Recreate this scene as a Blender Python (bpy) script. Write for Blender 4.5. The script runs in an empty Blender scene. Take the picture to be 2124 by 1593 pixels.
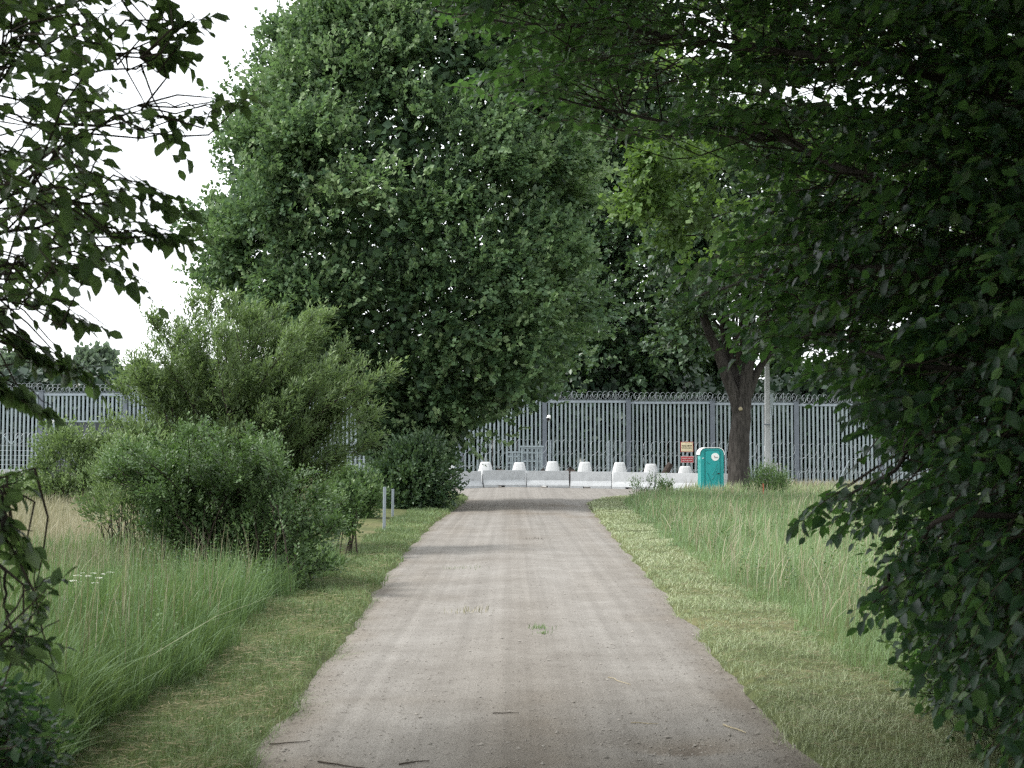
import bpy, math
import numpy as np
from mathutils import Matrix, Vector

rng = np.random.default_rng(11)
C = bpy.context.scene.collection
SC = bpy.context.scene
R = math.radians

# ------------------------------------------------------------------ camera, sky, sun, exposure
EYE = 1.9
FPX = 2950.0                                   # focal length in pixels of the 2124 px wide photograph
PITCH = math.atan(148.5 / FPX)
cam = bpy.data.cameras.new("camera")
cam.sensor_width = 36.0
cam.lens = 36.0 * FPX / 2124
cam.clip_start, cam.clip_end = 0.1, 6000
cam.dof.use_dof = True
cam.dof.focus_distance = 45.0
cam.dof.aperture_fstop = 6.3
camo = bpy.data.objects.new("camera", cam)
C.objects.link(camo)
camo.location = (0, 0, EYE)
camo.rotation_euler = (R(90) + PITCH, 0, 0)
SC.camera = camo

SUN_EL, SUN_AZ = R(52), R(-62)                 # azimuth from +Y towards +X: the bright side of the overcast lies to the left
world = bpy.data.worlds.new("World")
SC.world = world
world.use_nodes = True
wn, wl = world.node_tree.nodes, world.node_tree.links
wn.clear()
sky = wn.new('ShaderNodeTexSky')
sky.sky_type = 'NISHITA'
sky.sun_disc = False
sky.sun_elevation = SUN_EL
sky.sun_rotation = SUN_AZ
sky.air_density, sky.dust_density, sky.ozone_density = 1.0, 3.0, 1.0
mixw = wn.new('ShaderNodeMix'); mixw.data_type = 'RGBA'
mixw.inputs['Factor'].default_value = 0.82      # share of the closed cloud layer
mixw.inputs['B'].default_value = (13.2, 13.6, 13.9, 1)
bg = wn.new('ShaderNodeBackground'); bg.inputs['Strength'].default_value = 0.056
wo = wn.new('ShaderNodeOutputWorld')
wl.new(sky.outputs[0], mixw.inputs['A']); wl.new(mixw.outputs['Result'], bg.inputs['Color']); wl.new(bg.outputs[0], wo.inputs[0])

sun = bpy.data.lights.new("sun", 'SUN')
sun.energy = 1.5
sun.angle = R(11)
sun.color = (1.0, 0.97, 0.93)
suno = bpy.data.objects.new("sun", sun)
C.objects.link(suno)
sd = Vector((math.sin(SUN_AZ) * math.cos(SUN_EL), math.cos(SUN_AZ) * math.cos(SUN_EL), math.sin(SUN_EL)))
sd = Vector((-0.62, -0.10, 0.78)).normalized()
sky.sun_elevation = math.asin(sd.z); sky.sun_rotation = math.atan2(sd.x, sd.y)
suno.rotation_euler = sd.to_track_quat('Z', 'Y').to_euler()

SC.view_settings.view_transform = 'Standard'
SC.view_settings.look = 'None'
SC.view_settings.gamma = 1.0
SC.view_settings.use_curve_mapping = False
SC.view_settings.exposure = 1.64
SC.render.engine = 'CYCLES'
cy = SC.cycles
cy.max_bounces = 6; cy.diffuse_bounces = 2; cy.glossy_bounces = 2; cy.transmission_bounces = 3; cy.transparent_max_bounces = 4
cy.use_denoising = False
cy.filter_width = 1.35
cy.sample_clamp_indirect = 3.0

# ------------------------------------------------------------------ helpers
def at(px, py, Y):
    """point at depth Y seen at a pixel of the 2124 x 1593 photograph"""
    u, v = (px - 1062) / FPX, (796.5 - py) / FPX
    dy, dz = math.cos(PITCH) - v * math.sin(PITCH), math.sin(PITCH) + v * math.cos(PITCH)
    t = Y / dy
    return np.array((u * t, Y, EYE + dz * t))

def pix(p):
    p = np.asarray(p, float)
    z = p[..., 2] - EYE
    d = p[..., 1] * math.cos(PITCH) + z * math.sin(PITCH)
    w = -p[..., 1] * math.sin(PITCH) + z * math.cos(PITCH)
    d = np.where(d < 0.05, 0.05, d)
    return 1062 + FPX * p[..., 0] / d, 796.5 - FPX * w / d

def sstep(a, b, x):
    t = np.clip((np.asarray(x, float) - a) / (b - a), 0, 1)
    return t * t * (3 - 2 * t)

def nz(x, y, s=1.0, seed=0):
    """cheap smooth noise, about -1..1"""
    x = np.asarray(x, float) / s + seed * 3.7; y = np.asarray(y, float) / s + seed * 1.9
    return (np.sin(1.3 * x + 1.7 * np.sin(0.7 * y + seed)) + np.sin(1.1 * y + 1.5 * np.sin(0.9 * x + 2 + seed))
            + 0.6 * np.sin(2.7 * x + 1.3 * y + seed) + 0.5 * np.sin(3.1 * y - 2.3 * x + 1)) / 3.1

def unit(v):
    n = np.linalg.norm(v, axis=-1, keepdims=True)
    return v / np.where(n < 1e-9, 1, n)

def tag(o, label=None, cat=None, group=None, kind=None):
    if label: o['label'] = label
    if cat: o['category'] = cat
    if group: o['group'] = group
    if kind: o['kind'] = kind
    return o

def thing(name, label, cat, loc=(0, 0, 0), rz=0, group=None):
    o = bpy.data.objects.new(name, None)
    o.empty_display_size = 0.2
    C.objects.link(o)
    o.location = loc; o.rotation_euler = (0, 0, rz)
    return tag(o, label, cat, group)

def raw_mesh(name, verts, tris, mat=None, tint=None, smooth=False):
    verts = np.ascontiguousarray(verts, dtype=np.float32); tris = np.ascontiguousarray(tris, dtype=np.int32)
    m = bpy.data.meshes.new(name)
    k = tris.shape[1]
    m.vertices.add(len(verts)); m.vertices.foreach_set('co', verts.ravel())
    m.loops.add(tris.size); m.loops.foreach_set('vertex_index', tris.ravel())
    m.polygons.add(len(tris))
    m.polygons.foreach_set('loop_start', np.arange(0, tris.size, k, dtype=np.int32))
    m.polygons.foreach_set('loop_total', np.full(len(tris), k, dtype=np.int32))
    if smooth: m.polygons.foreach_set('use_smooth', np.ones(len(tris), bool))
    if tint is not None:
        a = m.attributes.new('tint', 'FLOAT', 'POINT')
        a.data.foreach_set('value', np.ascontiguousarray(tint, dtype=np.float32))
    m.update()
    if mat: m.materials.append(mat)
    return m

def link(name, mesh, parent=None, loc=None, rot=None):
    o = bpy.data.objects.new(name, mesh)
    C.objects.link(o)
    if parent is not None: o.parent = parent
    if loc is not None: o.location = loc
    if rot is not None: o.rotation_euler = rot
    return o

class MB:
    """collects boxes, tubes and prisms for ONE mesh object"""
    def __init__(self): self.v, self.f = [], []
    def add(self, vs, fs):
        n = len(self.v)
        self.v += [tuple(map(float, p)) for p in vs]
        self.f += [tuple(i + n for i in q) for q in fs]
        return self
    def box(self, c, s, rz=0.0, rx=0.0):
        M = Matrix.Rotation(rz, 3, 'Z') @ Matrix.Rotation(rx, 3, 'X')
        vs = []
        for z in (-.5, .5):
            for x, y in ((-.5, -.5), (.5, -.5), (.5, .5), (-.5, .5)):
                vs.append(M @ Vector((x * s[0], y * s[1], z * s[2])) + Vector(c))
        return self.add(vs, [(3, 2, 1, 0), (4, 5, 6, 7), (0, 1, 5, 4), (1, 2, 6, 5), (2, 3, 7, 6), (3, 0, 4, 7)])
    def tube(self, pts, rad, n=6, cap=True):
        pts = [np.array(p, float) for p in pts]
        rad = [rad] * len(pts) if np.isscalar(rad) else rad
        rings = []
        up = np.array((0, 0, 1.0)); ref = None
        for i, p in enumerate(pts):
            d = unit((pts[min(i + 1, len(pts) - 1)] - pts[max(i - 1, 0)])[None])[0]
            if ref is None: ref = up if abs(d[2]) < .9 else np.array((1.0, 0, 0))
            a = unit((ref - d * (ref @ d))[None])[0]; ref = a; b = np.cross(d, a)
            rings.append([p + rad[i] * (math.cos(t) * a + math.sin(t) * b) for t in np.linspace(0, 2 * math.pi, n, endpoint=False)])
        vs = [q for r_ in rings for q in r_]; fs = []
        for i in range(len(pts) - 1):
            for j in range(n):
                k = (j + 1) % n
                fs.append((i * n + j, i * n + k, (i + 1) * n + k, (i + 1) * n + j))
        if cap: fs += [tuple(reversed(range(n))), tuple(range((len(pts) - 1) * n, len(pts) * n))]
        return self.add(vs, fs)
    def prism(self, prof, axis, a, b):
        """profile polygon of (u, v) swept along an axis: axis 'y' -> (u, y, v); 'x' -> (x, u, v)"""
        n = len(prof)
        f = (lambda u, v, t: (u, t, v)) if axis == 'y' else (lambda u, v, t: (t, u, v))
        vs = [f(u, v, a) for u, v in prof] + [f(u, v, b) for u, v in prof]
        fs = [tuple(range(n)), tuple(reversed(range(n, 2 * n)))]
        for i in range(n):
            k = (i + 1) % n
            fs.append((i, i + n, k + n, k))
        return self.add(vs, fs)
    def mesh(self, name, mat, smooth=False, bevel=0.0):
        m = bpy.data.meshes.new(name)
        m.from_pydata(self.v, [], self.f)
        import bmesh
        bm = bmesh.new(); bm.from_mesh(m)
        bmesh.ops.recalc_face_normals(bm, faces=bm.faces)
        if bevel: bmesh.ops.bevel(bm, geom=[e for e in bm.edges if e.is_manifold and e.calc_face_angle(0) > 0.5], offset=bevel, segments=2, affect='EDGES', clamp_overlap=True)
        bm.to_mesh(m); bm.free()
        m.materials.append(mat)
        if smooth: m.polygons.foreach_set('use_smooth', np.ones(len(m.polygons), bool))
        return m
    def build(self, name, mat, parent=None, **k):
        return link(name, self.mesh(name, mat, **k), parent)

# ------------------------------------------------------------------ materials
def newmat(name):
    m = bpy.data.materials.new(name); m.use_nodes = True
    n = m.node_tree.nodes
    return m, n, m.node_tree.links, n['Principled BSDF'], n['Material Output']

def ramp(n, stops):
    r_ = n.new('ShaderNodeValToRGB')
    el = r_.color_ramp.elements
    el[0].position, el[0].color = stops[0][0], (*stops[0][1], 1)
    el[1].position, el[1].color = stops[-1][0], (*stops[-1][1], 1)
    for p, c in stops[1:-1]:
        e = el.new(p); e.color = (*c, 1)
    return r_

def noise(n, l, scale, detail=4, rough=.55, coord=None, stretch=None):
    t = n.new('ShaderNodeTexNoise'); t.inputs['Scale'].default_value = scale
    t.inputs['Detail'].default_value = detail; t.inputs['Roughness'].default_value = rough
    tc = n.new('ShaderNodeTexCoord')
    src = tc.outputs[coord or 'Object']
    if stretch:
        mp = n.new('ShaderNodeMapping'); mp.inputs['Scale'].default_value = stretch
        l.new(src, mp.inputs[0]); src = mp.outputs[0]
    l.new(src, t.inputs['Vector'])
    return t

def plain(name, col, rough=.6, metal=0.0, var=.25, scale=6.0, spec=.4, bump=0.0, stretch=None):
    m, n, l, b, o = newmat(name)
    t = noise(n, l, scale, 6, .6, stretch=stretch)
    c = np.array(col)
    r_ = ramp(n, [(.3, tuple(c * (1 - var))), (.7, tuple(np.minimum(c * (1 + var), .95)))])
    l.new(t.outputs['Fac'], r_.inputs[0]); l.new(r_.outputs[0], b.inputs['Base Color'])
    b.inputs['Roughness'].default_value = rough; b.inputs['Metallic'].default_value = metal
    b.inputs['Specular IOR Level'].default_value = spec
    if bump:
        bp = n.new('ShaderNodeBump'); bp.inputs['Strength'].default_value = bump; bp.inputs['Distance'].default_value = .03
        l.new(t.outputs['Fac'], bp.inputs['Height']); l.new(bp.outputs[0], b.inputs['Normal'])
    return m

def leafmat(name, c0, c1, c2, trans=.3, tcol=(.16, .3, .04), rough=.42, spec=.45, use_obj=False):
    m, n, l, b, o = newmat(name)
    a = n.new('ShaderNodeAttribute'); a.attribute_name = 'tint'
    fac = a.outputs['Fac']
    if use_obj:
        oi = n.new('ShaderNodeObjectInfo'); fac = oi.outputs['Random']
    r_ = ramp(n, [(0, c0), (.55, c1), (1, c2)])
    l.new(fac, r_.inputs[0])
    geo = n.new('ShaderNodeNewGeometry')
    mx = n.new('ShaderNodeMix'); mx.data_type = 'RGBA'
    hs = n.new('ShaderNodeHueSaturation'); hs.inputs['Saturation'].default_value = .75; hs.inputs['Value'].default_value = 1.35
    l.new(r_.outputs[0], hs.inputs['Color']); l.new(geo.outputs['Backfacing'], mx.inputs['Factor'])
    l.new(r_.outputs[0], mx.inputs['A']); l.new(hs.outputs[0], mx.inputs['B'])
    l.new(mx.outputs['Result'], b.inputs['Base Color'])
    b.inputs['Roughness'].default_value = rough; b.inputs['Specular IOR Level'].default_value = spec
    tr = n.new('ShaderNodeBsdfTranslucent')
    t2 = ramp(n, [(0, tuple(np.array(tcol) * .6)), (1, tcol)])
    l.new(fac, t2.inputs[0]); l.new(t2.outputs[0], tr.inputs['Color'])
    ms = n.new('ShaderNodeMixShader'); ms.inputs['Fac'].default_value = trans
    l.new(b.outputs[0], ms.inputs[1]); l.new(tr.outputs[0], ms.inputs[2]); l.new(ms.outputs[0], o.inputs['Surface'])
    return m

M_MAPLE = leafmat('maple_leaf', (.040, .080, .042), (.100, .170, .080), (.215, .290, .145), .3, (.19, .33, .10), .5, .25)
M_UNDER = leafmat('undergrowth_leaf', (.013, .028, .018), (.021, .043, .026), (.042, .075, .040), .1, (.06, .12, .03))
M_DARKLEAF = leafmat('dark_leaf', (.026, .054, .028), (.046, .088, .042), (.085, .140, .062), .22, (.11, .21, .04))
M_LIME = leafmat('lime_leaf', (.046, .090, .028), (.082, .146, .042), (.140, .210, .062), .34, (.19, .34, .05), .5, .3)
M_WILLOW = leafmat('willow_leaf', (.054, .098, .040), (.118, .178, .070), (.215, .280, .130), .32, (.22, .34, .09), .5, .35)
M_ELDER = leafmat('shrub_leaf', (.036, .074, .030), (.080, .140, .050), (.150, .220, .085), .28, (.13, .24, .05), .45, .35)
M_FAR = leafmat('far_leaf', (.080, .110, .085), (.120, .160, .120), (.180, .220, .165), .4, (.18, .27, .14), .6, .3)  # pale grey tone puts distance haze into the leaf colour
M_NEAR = leafmat('near_leaf', (.014, .036, .020), (.025, .058, .029), (.095, .160, .050), .32, (.14, .31, .06), .40, .24)
M_NEAR1 = leafmat('near_single_leaf', (.014, .036, .020), (.025, .058, .029), (.095, .160, .050), .32, (.14, .31, .06), .40, .24, True)
M_NEARL = leafmat('near_oval_leaf', (.024, .050, .026), (.042, .076, .034), (.075, .115, .040), .42, (.19, .32, .08), .4, .45)
M_NEARL1 = leafmat('near_oval_single_leaf', (.024, .050, .026), (.042, .076, .034), (.075, .115, .040), .42, (.19, .32, .08), .4, .45, True)
M_GRASS = leafmat('tall_grass', (.060, .118, .040), (.118, .212, .076), (.255, .340, .155), .34, (.22, .33, .09), .55, .3)
M_GRASSR = leafmat('tall_grass_pale', (.090, .165, .062), (.185, .295, .122), (.370, .425, .225), .36, (.28, .38, .13), .55, .3)
M_MOWN = leafmat('mown_grass', (.065, .112, .040), (.150, .225, .080), (.310, .330, .165), .25, (.22, .29, .09), .6, .25)
M_MOWNR = leafmat('mown_grass_bleached', (.125, .185, .082), (.265, .330, .162), (.450, .470, .300), .25, (.3, .34, .15), .6, .25)
M_DRY = leafmat('dry_grass', (.150, .165, .085), (.290, .265, .165), (.420, .370, .250), .25, (.3, .28, .15), .7, .2)

M_CLIP = leafmat('cut_grass', (.09, .095, .05), (.17, .155, .09), (.28, .24, .15), .1, (.2, .18, .1), .8, .15)
M_BARK = plain('grey_brown_bark', (.050, .045, .041), .9, 0, .6, 11, .15, 1.0, (1, 1, .2))
M_BARKD = plain('dark_bark', (.034, .029, .025), .9, 0, .4, 9, .2, .6, (1, 1, .25))
M_TWIG = plain('twig_bark', (.045, .036, .028), .85, 0, .3, 20, .2)
M_STEEL = plain('galvanised_bar', (.265, .315, .34), .42, .0, .10, 3, .5)
M_POST = plain('weathered_post_steel', (.125, .145, .175), .5, .0, .12, 3, .5)
M_RAIL = plain('galvanised_rail', (.27, .31, .35), .45, .0, .1, 3, .5)
M_WIRE = plain('razor_wire_steel', (.28, .31, .33), .4, .0, .1, 5, .5)
M_DARKSTEEL = plain('dark_sheet_steel', (.075, .085, .098), .5, 0, .15, 3, .4)
M_CONC = plain('pale_concrete', (.40, .415, .425), .85, 0, .14, 3, .3, .25)
M_CONCW = plain('white_concrete', (.50, .51, .51), .85, 0, .10, 3, .3, .2)
M_DARK = plain('black_plastic', (.015, .016, .018), .5, 0, .2, 6)
M_TEAL = plain('teal_plastic', (.012, .30, .30), .42, 0, .06, 3, .45)
M_TEALL = plain('pale_teal_plastic', (.11, .46, .44), .42, 0, .06, 3, .45)
M_TEALD = plain('teal_groove_plastic', (.006, .17, .18), .5, 0, .06, 3, .4)
M_WHITE = plain('white_plastic', (.80, .81, .80), .4, 0, .03, 3, .45)
M_CREAM = plain('cream_sign', (.78, .68, .46), .5, 0, .04, 3)
M_RED = plain('red_sign', (.42, .035, .05), .5, 0, .06, 3)
M_INK = plain('black_lettering', (.03, .025, .02), .6, 0, .1, 3)
M_LETTER = plain('pale_lettering', (.78, .6, .58), .6, 0, .05, 3)
M_ORANGE = plain('orange_paint', (.36, .09, .045), .6, 0, .2, 5)
M_LOG = plain('wet_dark_wood', (.045, .034, .028), .85, 0, .4, 7, .3, .6)
M_FLOWER = plain('white_umbel', (.74, .75, .66), .8, 0, .1, 20)
M_STEM = plain('green_stem', (.07, .12, .045), .6, 0, .2, 9)
M_STRAW = plain('straw', (.34, .29, .19), .8, 0, .3, 9)
M_STONE = plain('grey_pebble', (.235, .218, .195), .9, 0, .35, 2.3, .2)

# ------------------------------------------------------------------ ground and road
RY = np.array([-30, 0, 8.65, 10.1, 12.3, 15.8, 22, 30.3, 41.5, 50, 58, 63, 67, 72, 76, 82, 90])
RL = np.array([-1.55, -1.5, -1.59, -1.66, -1.73, -1.79, -2.03, -2.19, -2.28, -2.1, -2.0, -2.0, -2.2, -3.2, -5.5, -6.5, -6.5])
RR = np.array([1.8, 1.8, 1.87, 1.90, 1.93, 2.01, 2.19, 2.37, 2.62, 2.85, 3.1, 3.9, 5.6, 8.0, 10.0, 13.0, 13.0])
def xl(y): return np.interp(y, RY, RL) + .07 * nz(y, 0, .75, 2) + .03 * nz(y, 0, .21, 5)
def xr(y): return np.interp(y, RY, RR) + .08 * nz(y, 0, .8, 4) + .03 * nz(y, 0, .23, 7)

def road_in(x, y):
    """distance inside the road edge, negative outside"""
    return np.minimum(x - xl(y), xr(y) - x)

POT = [(1.16, 9.55, .52, .34, .075), (1.45, 17.0, .5, .55, .05), (-1.0, 26, .9, .9, .018), (-.75, 19.3, .6, .5, .025), (.3, 33, .5, .6, .014), (-.9, 22.3, .8, .5, .02)]
def base_h(x, y):
    far = (.2 - .014 * (np.clip(x, -60, 60) - 6)) * sstep(60, 89, y)
    return far - .10 * sstep(5, 14, -x) * (1 - sstep(50, 75, y))
def road_h(x, y):
    w = 1 - np.clip(np.abs(x - .15) / 2.4, 0, 1) ** 2
    z = .05 * w + .005 * nz(x, y, 1.7, 1) + .002 * nz(x, y, .31, 3)
    for s in (-.85, 1.05): z = z - .016 * np.exp(-((x - s - .06 * nz(y, 0, 3, 2)) / .28) ** 2)
    for cx, cy_, a, b, d in POT: z = z - d * np.exp(-(((x - cx) / a) ** 2 + ((y - cy_) / b) ** 2) * 1.6)
    return z + base_h(x, y) - .04
def ground_h(x, y):
    d = road_in(x, y)
    verge = .035 * nz(x, y, .7, 6) + .03 * nz(x, y, .23, 9) + .05 * nz(x, y, 4, 3)
    edge = sstep(.22, -.06, d)
    return np.where(d > .24, -.14, -.14 * (1 - edge) + (.03 + verge * .8) * edge) + base_h(x, y)

def axis_pts(segs):
    out = [np.array([segs[0][0]])]
    for a, b, st in segs: out.append(np.arange(a, b, st) + st)
    return np.concatenate(out)
gx = axis_pts([(-1500, -300, 300), (-300, -60, 40), (-60, -8, 1.3), (-8, -3.2, .3), (-3.2, 4.2, .16), (4.2, 10, .45), (10, 60, 1.3), (60, 300, 40), (300, 1500, 300)])
gy = axis_pts([(-300, -30, 45), (-30, 6, 1.2), (6, 24, .22), (24, 45, .4), (45, 95, .8), (95, 140, 5), (140, 500, 60), (500, 2500, 500)])
def grid_mesh(name, X, Yg, Z, mat):
    h, w = X.shape
    i = np.arange(h * w).reshape(h, w)
    q = np.stack((i[:-1, :-1], i[:-1, 1:], i[1:, 1:], i[1:, :-1]), -1).reshape(-1, 4)
    return raw_mesh(name, np.stack((X, Yg, Z), -1).reshape(-1, 3), q, mat, smooth=True)
GX, GY = np.meshgrid(gx, gy)

def ground_material():
    m, n, l, b, o = newmat('verge_soil')
    t = noise(n, l, .35, 5); t2 = noise(n, l, 7, 6)
    r1 = ramp(n, [(.3, (.060, .082, .032)), (.55, (.105, .118, .052)), (.75, (.165, .150, .085))])
    r2 = ramp(n, [(.35, (.55, .55, .55)), (.7, (1.2, 1.15, 1.05))])
    l.new(t.outputs['Fac'], r1.inputs[0]); l.new(t2.outputs['Fac'], r2.inputs[0])
    mx = n.new('ShaderNodeMix'); mx.data_type = 'RGBA'; mx.blend_type = 'MULTIPLY'; mx.inputs['Factor'].default_value = 1
    l.new(r1.outputs[0], mx.inputs['A']); l.new(r2.outputs[0], mx.inputs['B']); l.new(mx.outputs['Result'], b.inputs['Base Color'])
    b.inputs['Roughness'].default_value = .95; b.inputs['Specular IOR Level'].default_value = .15
    bp = n.new('ShaderNodeBump'); bp.inputs['Strength'].default_value = .6; bp.inputs['Distance'].default_value = .04
    l.new(t2.outputs['Fac'], bp.inputs['Height']); l.new(bp.outputs[0], b.inputs['Normal'])
    return m

def road_material():
    m, n, l, b, o = newmat('gravel_road')
    big = noise(n, l, .9, 5, .6); mid = noise(n, l, 5, 5, .65); fine = noise(n, l, 60, 3, .7); streak = noise(n, l, 1.0, 5, .6, None, (5.5, .035, 1))
    r1 = ramp(n, [(.25, (.170, .158, .142)), (.52, (.206, .194, .177)), (.78, (.242, .230, .212))])
    l.new(big.outputs['Fac'], r1.inputs[0])
    def mul(a, fac_out, stops, f=1.0):
        r_ = ramp(n, stops); l.new(fac_out, r_.inputs[0])
        mx = n.new('ShaderNodeMix'); mx.data_type = 'RGBA'; mx.blend_type = 'MULTIPLY'; mx.inputs['Factor'].default_value = f
        l.new(a, mx.inputs['A']); l.new(r_.outputs[0], mx.inputs['B']); return mx.outputs['Result']
    c = mul(r1.outputs[0], streak.outputs['Fac'], [(.32, (.83, .825, .82)), (.68, (1.08, 1.08, 1.08))])
    c = mul(c, mid.outputs['Fac'], [(.35, (.92, .915, .91)), (.65, (1.04, 1.04, 1.04))])
    c = mul(c, fine.outputs['Fac'], [(.30, (.55, .53, .51)), (.44, (1.0, 1.0, 1.0)), (.7, (1.12, 1.12, 1.12))])
    at_ = n.new('ShaderNodeAttribute'); at_.attribute_name = 'tint'      # wear map stored on the road: damp holes, bare brown margins, painted shade
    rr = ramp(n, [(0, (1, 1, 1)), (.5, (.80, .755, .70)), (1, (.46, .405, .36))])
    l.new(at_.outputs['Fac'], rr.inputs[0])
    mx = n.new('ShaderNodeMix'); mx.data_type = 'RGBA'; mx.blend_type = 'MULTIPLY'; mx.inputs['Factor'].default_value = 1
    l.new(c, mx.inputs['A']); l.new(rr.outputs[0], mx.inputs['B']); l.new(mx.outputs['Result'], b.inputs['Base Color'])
    b.inputs['Roughness'].default_value = .95; b.inputs['Specular IOR Level'].default_value = .15
    vor = n.new('ShaderNodeTexVoronoi'); vor.inputs['Scale'].default_value = 55
    tc = n.new('ShaderNodeTexCoord'); l.new(tc.outputs['Object'], vor.inputs['Vector'])
    ad = n.new('ShaderNodeMath'); ad.operation = 'ADD'
    l.new(vor.outputs['Distance'], ad.inputs[0]); l.new(fine.outputs['Fac'], ad.inputs[1])
    bp = n.new('ShaderNodeBump'); bp.inputs['Strength'].default_value = .35; bp.inputs['Distance'].default_value = .015
    l.new(ad.outputs[0], bp.inputs['Height']); l.new(bp.outputs[0], b.inputs['Normal'])
    return m

go = link('ground', grid_mesh('ground', GX, GY, ground_h(GX, GY), ground_material()))
tag(go, kind='structure')
ry = axis_pts([(-28, 6, .6), (6, 24, .14), (24, 45, .3), (45, 84, .5)])
tt = np.linspace(0, 1, 48)
RYG = np.repeat(ry[:, None], 48, 1)
a_ = (np.interp(ry, RY, RL) - .55)[:, None]; b_ = (np.interp(ry, RY, RR) + .55)[:, None]
RXG = a_ + (b_ - a_) * tt[None]
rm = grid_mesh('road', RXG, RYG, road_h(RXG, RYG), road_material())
din = road_in(RXG, RYG)
wear_shade = .30 * sstep(.36, .12, din + .14 * nz(RXG, RYG, .3, 3)) 
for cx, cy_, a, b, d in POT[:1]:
    wear_shade = wear_shade + 1.1 * np.exp(-(((RXG - cx) / a) ** 2 + ((RYG - cy_) / b) ** 2) * 1.8) * (.75 + .25 * nz(RXG, RYG, .12, 4))
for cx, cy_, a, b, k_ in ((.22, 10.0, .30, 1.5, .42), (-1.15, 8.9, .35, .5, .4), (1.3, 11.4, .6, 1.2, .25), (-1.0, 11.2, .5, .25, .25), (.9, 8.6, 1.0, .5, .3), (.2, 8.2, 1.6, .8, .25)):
    wear_shade = wear_shade + k_ * np.exp(-(((RXG - cx) / a) ** 2 + ((RYG - cy_) / b) ** 2)) * (.7 + .5 * nz(RXG, RYG, .21, 6))  # damp patch, plus painted shade that darkens the near road
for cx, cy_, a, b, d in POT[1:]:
    wear_shade = wear_shade + .14 * np.exp(-(((RXG - cx) / a) ** 2 + ((RYG - cy_) / b) ** 2) * 1.5)
wear_shade = wear_shade + .16 * np.exp(-((RXG - .12 - .1 * nz(RYG, 0, 5, 2)) / .35) ** 2) + .13 * np.exp(-((RXG + 1.5) / .3) ** 2) + .13 * np.exp(-((RXG - 1.75) / .25) ** 2) + .12 * nz(RXG * 2.2, RYG * .35, 1.1, 13)
wear_shade = wear_shade + .55 * sstep(42, 51, RYG) * sstep(3.4, -.3, RXG) * .5 + .3 * sstep(.25, .75, nz(RXG, RYG, 1.7, 8)) * sstep(30, 46, RYG)  # paints the maple's shadow band into the far road colour
at_ = rm.attributes.new('tint', 'FLOAT', 'POINT'); at_.data.foreach_set('value', np.clip(wear_shade * (1 - .95 * sstep(59, 65, RYG)), 0, 1).astype(np.float32).ravel())
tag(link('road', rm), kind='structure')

# ------------------------------------------------------------------ border fence
def fence_z(x): return float(.2 - .014 * (np.clip(x, -60, 60) - 6))
FY = 89.0
SP = (at(1652, 900, FY)[0] - at(85, 900, FY)[0]) / 9
bar_len = 4.72
bar_mesh = MB().box((0, 0, bar_len / 2), (.128, .10, bar_len)).mesh('bar', M_STEEL, bevel=.012)
post_mesh = MB().box((0, 0, 2.6), (.27, .30, 5.3)).box((0, 0, 5.262), (.36, .36, .03)).mesh('post', M_POST)
rail_mesh = MB().box((SP / 2, 0, 5.06), (SP - .30, .14, .15)).mesh('top_rail', M_RAIL)
plinth_mesh = MB().box((SP / 2, .02, .12), (SP - .30, .22, .36)).mesh('plinth', M_CONC)
def coil_tubes(mb, x0, x1, y, z, r, pitch, tr, seg=12, sy=.6, jit=0.0, g=None):
    n = int((x1 - x0) / pitch * seg)
    t = np.arange(n + 1) / seg
    g = g or np.random.default_rng(int(abs(x0 * 100)) + 3)
    xs = x0 + t * pitch + r * .9 * np.cos(2 * math.pi * t)
    zz = z + r * np.sin(2 * math.pi * t) * (1 + jit * g.normal(size=n + 1) * .3)
    yy = y + r * sy * np.sin(2 * math.pi * t + 1.2)
    mb.tube(np.stack((xs, yy, zz), -1), tr, 3, False)
coil_meshes = []
for k in range(3):
    mb = MB(); g = np.random.default_rng(k)
    coil_tubes(mb, .1, SP, 0, 5.44, .27, .33, .009, 14, .5, .05, g)
    coil_tubes(mb, .2, SP, .08, 5.34, .18, .27, .009, 12, .5, .05, g)
    for q in (.33, .85): mb.box((SP * q, 0, 5.45), (.025, .025, .62))
    coil_meshes.append(mb.mesh('razor_coil', M_WIRE))
fence = thing('border_fence', 'tall grey steel bar fence topped with razor wire across the end of the road', 'fence', (0, FY, 0))
x_first = at(85, 900, FY)[0] - 2 * SP
NB = 14
for k in range(NB + 1):
    x0 = x_first + k * SP
    z0 = fence_z(x0) - (0.0 if k < NB else .0)
    p = link('post', post_mesh, fence, (x0, 0, z0))
    if k == NB: break
    zb = fence_z(x0 + SP / 2)
    pan = bpy.data.objects.new('fence_panel', None); C.objects.link(pan); pan.parent = fence; pan.location = (x0, 0, zb)
    link('top_rail', rail_mesh, pan); link('plinth', plinth_mesh, pan); link('razor_coil', coil_meshes[k % 3], pan)
    nb = 19
    for j in range(nb):
        link('bar', bar_mesh, pan, (.15 + (SP - .30) * (j + .5) / nb, 0, .30))

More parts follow.
